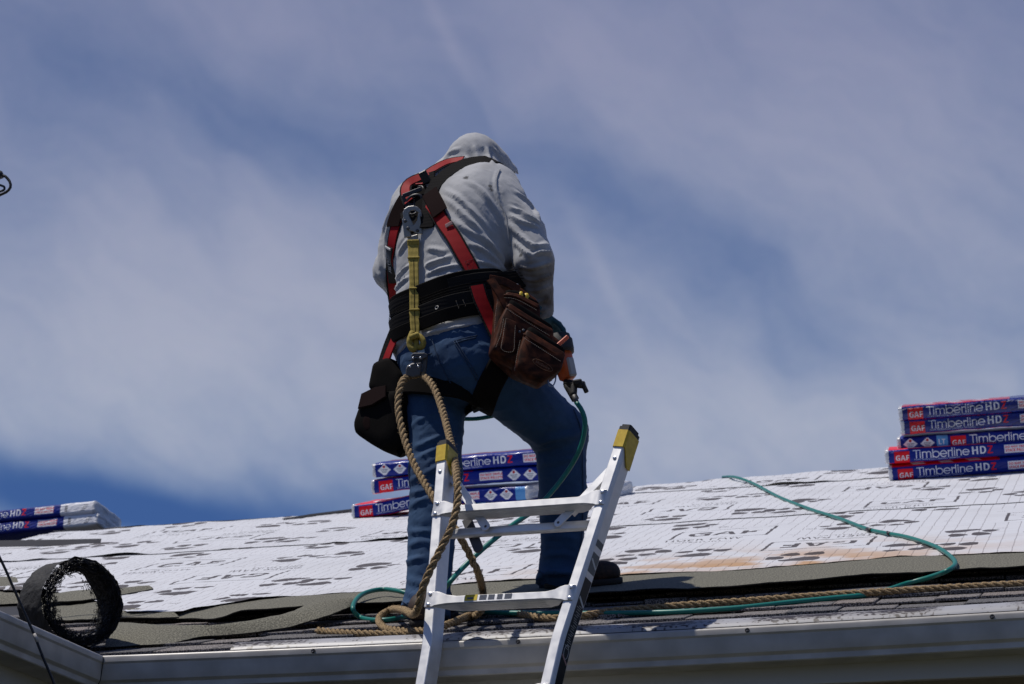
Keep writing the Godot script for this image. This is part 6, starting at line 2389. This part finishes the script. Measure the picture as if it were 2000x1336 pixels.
	var b1 := new_st()
	puff(b1, outline([Vector3(-0.681, 4.016, -0.809), Vector3(-0.620, 4.028, -0.789), Vector3(-0.571, 3.955, -0.774), Vector3(-0.559, 3.850, -0.770), Vector3(-0.634, 3.869, -0.794), Vector3(-0.699, 3.928, -0.814)]), bnm, 0.04, 0.05)
	puff(b1, outline([Vector3(-0.723, 3.871, -0.822), Vector3(-0.685, 3.907, -0.810), Vector3(-0.574, 3.899, -0.775), Vector3(-0.557, 3.745, -0.770), Vector3(-0.579, 3.702, -0.776), Vector3(-0.624, 3.688, -0.791), Vector3(-0.681, 3.725, -0.809), Vector3(-0.741, 3.770, -0.828), Vector3(-0.748, 3.808, -0.830)]), bnm, 0.055, 0.06)
	var bag := obj("nylon_bag", b1, M.black_nylon, bt)
	var b2 := new_st()
	plate(b2, PackedVector2Array([Vector2(-0.062, -0.030), Vector2(-0.055, 0.026), Vector2(0.0, 0.036), Vector2(0.052, 0.030), Vector2(0.058, -0.016), Vector2(0.0, -0.034)]), basis_zx(bnm + Vector3(-0.1, 0.25, 0), Vector3(0.97, 0.02, 0.2), Vector3(-0.676, 3.883, -0.749)), 0.008, 0.002)
	obj("bag_flap", b2, M.brown_nylon, bag)
	var b3 := new_st()
	puff(b3, outline([Vector3(-0.719, 3.801, -0.773), Vector3(-0.705, 3.835, -0.769), Vector3(-0.681, 3.815, -0.761), Vector3(-0.680, 3.766, -0.761), Vector3(-0.704, 3.763, -0.769)]), bnm, 0.01, 0.01)
	obj("side_panel", b3, M.brown_nylon, bag)
	var b4 := new_st()
	plate(b4, PackedVector2Array([Vector2(-0.020, 0.006), Vector2(0.018, 0.022), Vector2(0.022, -0.002), Vector2(-0.006, -0.028)]), basis_zx(bnm, Vector3(1, 0, 0.2), Vector3(-0.585, 3.703, -0.778)), 0.005)
	obj("hanging_tab", b4, M.black_nylon, bag)

	# hand tools in the pouches
	for s in [["pliers", "yellow and red plier handles sticking out of the upper leather pouch", "pliers"]]:
		var pl := thing(s[0], s[1], s[2], Vector3(-0.120, 4.131, -0.624))
		for h in [[Vector3(-0.130, 4.116, -0.622), Vector3(-0.129, 4.171, -0.624)], [Vector3(-0.111, 4.116, -0.636), Vector3(-0.112, 4.167, -0.634)]]:
			var st := new_st()
			var pa := PackedVector3Array()
			for k in 9:
				pa.append((h[0] as Vector3).lerp(h[1], k / 8.0))
			tube(st, pa, PackedFloat32Array([0.008, 0.0085, 0.009, 0.0092, 0.0095, 0.010, 0.0100, 0.009, 0.0055]), 10)
			obj("handle", st, M.yellow_plastic, pl)
		var rd := new_st()
		tube(rd, PackedVector3Array([Vector3(-0.130, 4.120, -0.622), Vector3(-0.130, 4.145, -0.622)]), 0.0102, 10)
		obj("red_grip", rd, M.red_plastic, pl)
	var wb := thing("steel_tool", "slim pale steel tool standing in the leather pouch beside the pliers", "hand tool", Vector3(-0.147, 4.153, -0.646))
	var wbs := new_st()
	bx(wbs, basis_zx(qn2, Vector3(1, 0, -0.4), Vector3(-0.151, 4.185, -0.660)), Vector3(0.010, 0.060, 0.005), 0.001)
	obj("blade", wbs, M.steel, wb)
	var pc := thing("carpenter_pencil", "flat orange carpenter pencil leaning out of the front leather pocket", "pencil", Vector3(-0.016, 3.966, -0.627))
	var pst := new_st()
	var pa0: Vector3 = Vector3(-0.019, 3.957, -0.618)
	var pa1: Vector3 = Vector3(0.032, 4.008, -0.631)
	bx(pst, basis_zx(qn2, (pa1 - pa0).normalized(), (pa0 + pa1) * 0.5), Vector3(pa0.distance_to(pa1), 0.0135, 0.007), 0.0025)
	obj("shaft", pst, M.orange_pencil, pc)
	var cb := thing("carabiner", "small bluish metal carabiner hanging under the front leather pocket", "carabiner", Vector3(-0.024, 3.837, -0.639))
	var cst := new_st()
	var cpath := PackedVector3Array()
	for q in catmull([Vector3(-0.005, 3.910, -0.631), Vector3(-0.009, 3.880, -0.625), Vector3(-0.012, 3.847, -0.618), Vector3(-0.021, 3.830, -0.611), Vector3(-0.032, 3.838, -0.605), Vector3(-0.032, 3.856, -0.608), Vector3(-0.022, 3.879, -0.617), Vector3(-0.012, 3.906, -0.626), Vector3(-0.005, 3.910, -0.631)], 0.004):
		cpath.append(q)
	tube(cst, cpath, 0.0024, 7, false)
	obj("loop", cst, M.blue_metal, cb)

	# nail gun held in front of the right thigh
	var ng := thing("nail_gun", "orange and black roofing nail gun held beside the right thigh, air hose fitted", "nail gun", Vector3(0.029, 3.835, -0.720))
	var n0: Vector3 = Vector3(-0.044, 4.067, -0.800)
	var n1: Vector3 = Vector3(-0.033, 4.003, -0.800)
	var n2: Vector3 = Vector3(-0.009, 3.908, -0.800)
	var capm := new_st()
	var ax := (n0 - n1).normalized()
	lathe(capm, PackedVector2Array([Vector2(0.001, -0.004), Vector2(0.044, -0.002), Vector2(0.046, 0.01), Vector2(0.046, 0.044), Vector2(0.041, 0.050), Vector2(0.040, 0.062), Vector2(0.030, 0.067), Vector2(0.0001, 0.068)]), basis_y(ax, n1), 24)
	obj("black_cap", capm, M.black_rubber, ng)
	var body := new_st()
	var ax2 := (n1 - n2).normalized()
	var bl := n1.distance_to(n2)
	lathe(body, PackedVector2Array([Vector2(0.0001, 0.0), Vector2(0.020, 0.001), Vector2(0.029, 0.008), Vector2(0.033, bl * 0.5), Vector2(0.036, bl * 0.96), Vector2(0.030, bl), Vector2(0.0001, bl + 0.001)]), basis_y(ax2, n2), 24)
	obj("orange_body", body, M.orange_plastic, ng)
	var pale := new_st()
	bx(pale, basis_zx(Vector3(0.75, 0.1, 0.66), ax2.cross(Vector3(0.75, 0.1, 0.66)), n2.lerp(n1, 0.42) + Vector3(0.024, 0, 0.016)), Vector3(0.030, 0.066, 0.016), 0.005)
	obj("pale_panel", pale, M.grey_plastic, ng)
	var arm := new_st()
	for s in [[Vector3(-0.018, 3.895, -0.790), Vector3(0.050, 3.877, -0.770), 0.013], [Vector3(0.016, 3.889, -0.780), Vector3(0.015, 3.840, -0.770), 0.012], [Vector3(0.046, 3.884, -0.770), Vector3(0.060, 3.851, -0.770), 0.008], [Vector3(-0.011, 3.887, -0.790), Vector3(0.019, 3.832, -0.780), 0.014]]:
		var pa := PackedVector3Array()
		for k in 5:
			pa.append((s[0] as Vector3).lerp(s[1], k / 4.0))
		tube(arm, pa, s[2], 8)
	bx(arm, basis_zx(VIEW, Vector3(0.95, 0.1, 0), Vector3(0.029, 3.889, -0.770)), Vector3(0.03, 0.018, 0.03), 0.004)
	obj("handle", arm, M.black_rubber, ng)
	var fit := new_st()
	tube(fit, PackedVector3Array([Vector3(0.017, 3.842, -0.765), Vector3(0.028, 3.813, -0.765)]), 0.0085, 10)
	obj("hose_fitting", fit, M.steel_dark, ng)

	# lanyard: snap hook, webbing, rope grab
	var ln := thing("lanyard", "yellow webbing lanyard with steel snap hook hanging down the roofer's back", "lanyard", drape(Vector3(-0.520, 4.062, -0.720), dressed, 0.04))
	var hk := drape(Vector3(-0.579, 4.543, -0.850), shirt) + VIEW * 0.048
	var hz := (VIEW + Vector3(-0.10, 0.10, 0)).normalized()
	var ht := basis_zx(hz, Vector3(0.995, 0.08, 0), hk)
	var kx := 0.00174
	var pts2 := func(raw: Array) -> PackedVector2Array:
		var out := PackedVector2Array()
		for q in raw:
			out.append(Vector2((q[0] - 804.0) * kx, -(q[1] - 432.0) * kx))
		return out
	var hook := new_st()
	plate(hook, pts2.call([[786, 466], [786, 430], [789, 425], [789, 415], [793, 408], [801, 404], [812, 404], [820, 408], [826, 416], [827, 428], [823, 430], [820, 420], [814, 414], [806, 414], [801, 419], [801, 426], [808, 443], [800, 448], [800, 466]]), ht, 0.010, 0.002)
	plate(hook, pts2.call([[798, 446], [808, 444], [816, 436], [820, 421], [823, 423], [823, 464], [812, 462], [805, 456], [798, 454]]), ht.translated_local(Vector3(0, 0, 0.008)), 0.005, 0.001)
	plate(hook, pts2.call([[789, 462], [799, 464], [812, 462], [812, 474], [804, 482], [795, 474]]), ht.translated_local(Vector3(0, 0, -0.006)), 0.006, 0.001)
	var hko := obj("snap_hook", hook, M.steel, ln)
	for q in [[792, 433], [796, 449], [814, 456]]:
		var rv := new_st()
		dome(rv, ht * Vector3((q[0] - 804.0) * kx, -(q[1] - 432.0) * kx, 0.0105 if q[0] > 794 else 0.005), hz, 0.0062, 0.004)
		obj("rivet", rv, M.steel_dark, hko)
	var w0 := hk + (Vector3(-0.556, 4.447, -0.800) - Vector3(-0.564, 4.527, -0.800))
	var wm1 := drape(Vector3(-0.537, 4.295, -0.750), dressed) + VIEW * 0.050
	var wm2 := drape(Vector3(-0.525, 4.163, -0.720), dressed) + VIEW * 0.046
	var w1 := drape(Vector3(-0.514, 4.057, -0.700), dressed) + VIEW * 0.044
	var wp := catmull([w0, wm1, wm2, w1], 0.01)
	var wn2 := PackedVector3Array()
	for q in wp:
		wn2.append(VIEW)
	var ws := new_st()
	var ww := PackedFloat32Array()
	for i in wp.size():
		var f := float(i) / (wp.size() - 1)
		ww.append((0.038 if f < 0.22 else 0.033) * (1.0 + 0.10 * (1.0 if absf(f - 0.49) < 0.02 or absf(f - 0.73) < 0.02 else 0.0)) * (1.0 - 0.25 * smoothstep(0.8, 1.0, f)))
	ribbon(ws, wp, wn2, ww, 0.007)
	var wo2 := obj("webbing", ws, M.yellow_webbing, ln)
	for f in [0.0, 0.205, 0.49, 0.73]:
		var st := new_st()
		var i: int = clampi(int(f * (wp.size() - 1)), 1, wp.size() - 2)
		var tt := (wp[i + 1] - wp[i - 1]).normalized()
		bx(st, basis_zx(VIEW, VIEW.cross(tt), wp[i] + VIEW * 0.002), Vector3(0.043 if f < 0.3 else 0.037, 0.010 if f > 0.1 else 0.022, 0.015), 0.004)
		obj("stitched_fold", st, M.yellow_webbing, wo2)
	var cs := new_st()
	var cl := PackedVector3Array()
	for i in range(int(wp.size() * 0.22), wp.size() - 3):
		cl.append(wp[i] + VIEW * 0.0042)
	tube(cs, cl, 0.0012, 4)
	obj("centre_seam", cs, M.brown_nylon, wo2)
	# knot at the end of the webbing
	var kn := new_st()
	var ks := w1 - Vector3(-0.514, 4.057, -0.700)
	for s in [[Vector3(-0.525, 4.084, -0.700), Vector3(-0.531, 4.056, -0.690), Vector3(-0.530, 4.034, -0.690), Vector3(-0.518, 4.018, -0.690), Vector3(-0.512, 4.039, -0.700), Vector3(-0.516, 4.065, -0.700)], [Vector3(-0.517, 4.076, -0.705), Vector3(-0.498, 4.065, -0.700), Vector3(-0.487, 4.048, -0.700), Vector3(-0.492, 4.030, -0.700), Vector3(-0.506, 4.028, -0.700)], [Vector3(-0.526, 4.061, -0.685), Vector3(-0.512, 4.064, -0.680), Vector3(-0.499, 4.068, -0.685)]]:
		var pa := PackedVector3Array()
		for q in catmull(s, 0.006):
			pa.append(q + ks)
		tube(kn, pa, 0.0105, 8)
	obj("knot", kn, M.yellow_webbing, ln)
	var gc := drape(Vector3(-0.515, 3.969, -0.720), dressed) + VIEW * 0.060
	var gx := basis_zx((VIEW + Vector3(-0.12, 0.1, 0)).normalized(), Vector3(0.99, -0.03, 0.0), gc)
	var gs := new_st()
	var ug := 0.00172
	var gp := func(raw: Array) -> PackedVector2Array:
		var out := PackedVector2Array()
		for q in raw:
			out.append(Vector2((q[0] - 814.0) * ug, -(q[1] - 716.0) * ug))
		return out
	plate(gs, gp.call([[805, 706], [805, 695], [809, 691], [830, 691], [836, 694], [836, 700], [827, 703], [826, 706], [820, 706], [819, 699], [812, 699], [811, 706]]), gx.translated_local(Vector3(0, 0, 0.012)), 0.008, 0.0015)
	plate(gs, gp.call([[828, 693], [836, 694], [834, 716], [831, 734], [824, 736], [826, 712]]), gx.translated_local(Vector3(0, 0, -0.004)), 0.016, 0.002)
	plate(gs, gp.call([[793, 736], [794, 722], [797, 716], [806, 711], [825, 709], [826, 716], [823, 736], [808, 739]]), gx.translated_local(Vector3(0, 0, 0.014)), 0.014, 0.004)
	plate(gs, gp.call([[807, 712], [807, 700], [825, 700], [825, 712]]), gx.translated_local(Vector3(0, 0, -0.008)), 0.012, 0.002)
	tube(gs, PackedVector3Array([w1 + Vector3(0.002, -0.012, 0.0), gx * Vector3(0.001, 0.036, 0.0)]), 0.004, 8)
	var go := obj("rope_grab", gs, M.steel_dark, ln)
	for q in [[808.5, 701], [823, 701], [803, 718], [819, 718]]:
		var rv := new_st()
		dome(rv, gx * Vector3((q[0] - 814.0) * ug, -(q[1] - 716.0) * ug, 0.017 if q[1] < 710 else 0.021), gx.basis.z, 0.004, 0.003)
		obj("rivet", rv, M.rivet, go)

	# lifeline rope, both lengths
	var rope := thing("lifeline_rope", "thick tan twisted rope from the rope grab down over the shingles", "rope", Vector3(-0.232, 3.154, -0.911))
	var g0 := gx * Vector3(-0.030, -0.036, 0.006)
	var g1 := gx * Vector3(0.018, -0.030, 0.000)
	var ra := new_st()
	laid_rope(ra, [gx * Vector3(0.0, -0.028, 0.0), g1, Vector3(-0.424, 3.862, -0.600), Vector3(-0.364, 3.754, -0.500), Vector3(-0.292, 3.610, -0.340), Vector3(-0.219, 3.472, -0.150), Vector3(-0.169, 3.366, 0.000), Vector3(-0.154, 3.291, 0.045), Vector3(-0.165, 3.211, 0.070), Vector3(-0.190, 3.144, 0.090), Vector3(-0.220, 3.073, 0.105), Vector3(-0.244, 3.014, 0.105), Vector3(-0.266, 2.972, 0.070), Vector3(-0.338, 2.995, -0.120), Vector3(-0.443, 3.064, -0.380), Vector3(-0.674, 3.202, -0.997), Vector3(-0.705, 3.182, -0.981), Vector3(-0.651, 3.116, -0.777), Vector3(-0.563, 3.051, -0.584), Vector3(-0.453, 3.016, -0.471), Vector3(-0.346, 3.003, -0.390), Vector3(-0.318, 3.057, -0.543), Vector3(-0.328, 3.143, -0.843), Vector3(-0.256, 3.156, -0.901), Vector3(-0.124, 3.097, -0.719), Vector3(-0.018, 3.067, -0.629), Vector3(0.067, 3.077, -0.659), Vector3(0.150, 3.104, -0.742), Vector3(0.340, 3.122, -0.797), Vector3(0.550, 3.133, -0.831), Vector3(0.793, 3.145, -0.861), Vector3(1.020, 3.149, -0.872), Vector3(1.228, 3.155, -0.891), Vector3(1.434, 3.157, -0.896), Vector3(1.654, 3.160, -0.907)], 0.0118)
	obj("rope_length", ra, M.rope_fibre, rope)
	var rb := new_st()
	laid_rope(rb, [gx * Vector3(0.0, -0.030, 0.0), g0, Vector3(-0.533, 3.870, -0.600), Vector3(-0.529, 3.783, -0.560), Vector3(-0.491, 3.667, -0.500), Vector3(-0.431, 3.548, -0.420), Vector3(-0.353, 3.434, -0.320), Vector3(-0.281, 3.336, -0.240), Vector3(-0.229, 3.264, -0.220), Vector3(-0.196, 3.196, -0.250), Vector3(-0.194, 3.153, -0.350), Vector3(-0.370, 3.251, -1.055), Vector3(-0.269, 3.110, -0.655), Vector3(-0.343, 3.109, -0.769), Vector3(-0.374, 3.055, -0.605), Vector3(-0.413, 3.005, -0.450), Vector3(-0.518, 3.009, -0.463), Vector3(-0.656, 3.029, -0.523), Vector3(-0.758, 3.052, -0.595), Vector3(-0.816, 3.068, -0.637)], 0.0118)
	obj("rope_length", rb, M.rope_fibre, rope)
	# loose fibres
	var rr := RandomNumberGenerator.new()
	rr.seed = 31
	var fz := new_st()
	for mi in rope.get_children():
		var vv: PackedVector3Array = (mi as MeshInstance3D).mesh.surface_get_arrays(0)[Mesh.ARRAY_VERTEX]
		var nv: PackedVector3Array = (mi as MeshInstance3D).mesh.surface_get_arrays(0)[Mesh.ARRAY_NORMAL]
		for k in 1500:
			var i := rr.randi_range(0, vv.size() - 1)
			var d := (nv[i] + Vector3(rr.randfn(), rr.randfn(), rr.randfn()) * 0.7).normalized()
			var l := rr.randf_range(0.002, 0.0055)
			tube(fz, PackedVector3Array([vv[i], vv[i] + d * l, vv[i] + d * l * 1.6 + Vector3(rr.randfn(), rr.randfn(), rr.randfn()) * 0.001]), 0.00035, 3, false)
	var fo := obj("loose_fibres", fz, M.rope_fibre, rope)
	fo.set_meta("kind", "stuff")


func build_cables() -> void:
	var hose := thing("air_hose", "green air hose from the nail gun looping over the roof and ridge", "hose", Vector3(0.328, 3.078, -0.681))
	var h1 := new_st()
	tube(h1, catmull([Vector3(0.026, 3.817, -0.765), Vector3(0.048, 3.780, -0.760), Vector3(0.054, 3.735, -0.770), Vector3(0.032, 3.674, -0.800), Vector3(-0.017, 3.612, -0.840), Vector3(-0.074, 3.540, -0.840), Vector3(-0.121, 3.464, -0.780), Vector3(-0.168, 3.385, -0.660), Vector3(-0.227, 3.298, -0.560), Vector3(-0.287, 3.218, -0.500), Vector3(-0.334, 3.147, -0.460), Vector3(-0.584, 3.251, -1.180), Vector3(-0.593, 3.192, -1.023), Vector3(-0.619, 3.143, -0.872), Vector3(-0.686, 3.138, -0.858), Vector3(-0.774, 3.171, -0.957), Vector3(-0.790, 3.193, -0.926), Vector3(-0.815, 3.247, -1.030), Vector3(-0.821, 3.299, -1.156), Vector3(-0.786, 3.328, -1.246), Vector3(-0.694, 3.299, -1.172), Vector3(-0.628, 3.269, -1.156), Vector3(-0.545, 3.228, -1.107), Vector3(-0.370, 3.160, -0.901), Vector3(-0.203, 3.126, -0.797), Vector3(-0.027, 3.112, -0.777), Vector3(0.157, 3.089, -0.706), Vector3(0.364, 3.075, -0.664), Vector3(0.555, 3.083, -0.691), Vector3(0.708, 3.106, -0.758), Vector3(0.847, 3.126, -0.820), Vector3(0.954, 3.145, -0.885), Vector3(1.001, 3.179, -0.988), Vector3(1.048, 3.224, -1.121), Vector3(1.125, 3.238, -1.107), Vector3(1.191, 3.235, -1.006), Vector3(1.208, 3.292, -1.167), Vector3(1.166, 3.405, -1.543), Vector3(1.090, 3.524, -1.905), Vector3(0.955, 3.664, -2.333), Vector3(0.781, 3.795, -2.735), Vector3(0.590, 4.004, -3.375), Vector3(0.379, 4.216, -4.021), Vector3(0.114, 4.517, -4.943), Vector3(-0.178, 4.887, -6.064), Vector3(-0.350, 5.052, -6.532), Vector3(-0.532, 5.245, -7.245)], 0.015), 0.0082, 10)
	obj("hose_length", h1, M.hose_green, hose)
	var h2 := new_st()
	tube(h2, catmull([Vector3(-0.526, 3.885, -1.050), Vector3(-0.466, 3.889, -1.100), Vector3(-0.415, 3.891, -1.120), Vector3(-0.362, 3.899, -1.130), Vector3(-0.318, 3.912, -1.140), Vector3(-0.259, 3.934, -1.160)], 0.015), 0.0075, 8)
	obj("hose_length", h2, M.hose_green, hose)
	for q in [[Vector3(0.767, 3.803, -2.756), Vector3(0.787, 3.784, -2.699)], [Vector3(0.865, 3.733, -2.543), Vector3(0.881, 3.716, -2.491)]]:
		var tp := new_st()
		tube(tp, PackedVector3Array([q[0], q[1]]), 0.0088, 10)
		obj("tape_band", tp, M.black_cable, hose)

	# overhead line with a spare loop, just inside the left edge
	var oh := thing("overhead_cable", "loop of thick black overhead cable at the left picture edge against the sky", "cable", Vector3(-2.245, 4.882, -1.000))
	var o1 := new_st()
	tube(o1, catmull([Vector3(-4.259, 5.619, -1.600), Vector3(-3.085, 5.237, -1.300), Vector3(-2.406, 5.005, -1.050), Vector3(-2.250, 4.947, -1.000), Vector3(-2.219, 4.930, -1.000), Vector3(-2.203, 4.903, -1.000), Vector3(-2.209, 4.881, -1.000), Vector3(-2.244, 4.864, -1.000), Vector3(-2.379, 4.845, -1.020), Vector3(-3.009, 5.016, -1.200), Vector3(-4.160, 5.357, -1.500)], 0.02), 0.0055, 8)
	obj("line", o1, M.black_cable, oh)
	var o2 := new_st()
	tube(o2, catmull([Vector3(-2.435, 4.958, -1.030), Vector3(-2.300, 4.924, -1.020), Vector3(-2.243, 4.905, -1.010), Vector3(-2.227, 4.889, -1.000), Vector3(-2.245, 4.878, -1.000), Vector3(-2.370, 4.861, -1.000)], 0.01), 0.0045, 8)
	obj("line", o2, M.black_cable, oh)
	var o3 := new_st()
	tube(o3, PackedVector3Array([Vector3(-2.348, 4.998, -1.020), Vector3(-2.250, 4.949, -1.000), Vector3(-2.245, 4.936, -1.000)]), 0.014, 10)
	obj("clamp", o3, M.black_rubber, oh)
	# thin cord hanging in front of the side gutter
	var cd := thing("hanging_cord", "thin black cord hanging across the side gutter at the left", "cord", Vector3(-1.180, 2.708, 0.550))
	var c1 := new_st()
	tube(c1, catmull([Vector3(-1.398, 3.179, 0.700), Vector3(-1.354, 3.107, 0.650), Vector3(-1.325, 3.045, 0.620), Vector3(-1.299, 2.982, 0.600), Vector3(-1.273, 2.919, 0.580), Vector3(-1.242, 2.854, 0.570), Vector3(-1.211, 2.781, 0.560), Vector3(-1.178, 2.708, 0.550), Vector3(-1.143, 2.615, 0.550), Vector3(-1.111, 2.473, 0.550)], 0.02), 0.0040, 7)
	obj("cord_length", c1, M.black_cable, cd)
	var c2 := new_st()
	tube(c2, PackedVector3Array([Vector3(-1.238, 2.849, 0.571), Vector3(-1.227, 2.826, 0.567)]), 0.0048, 7)
	obj("grey_tape", c2, M.grey_plastic, cd)
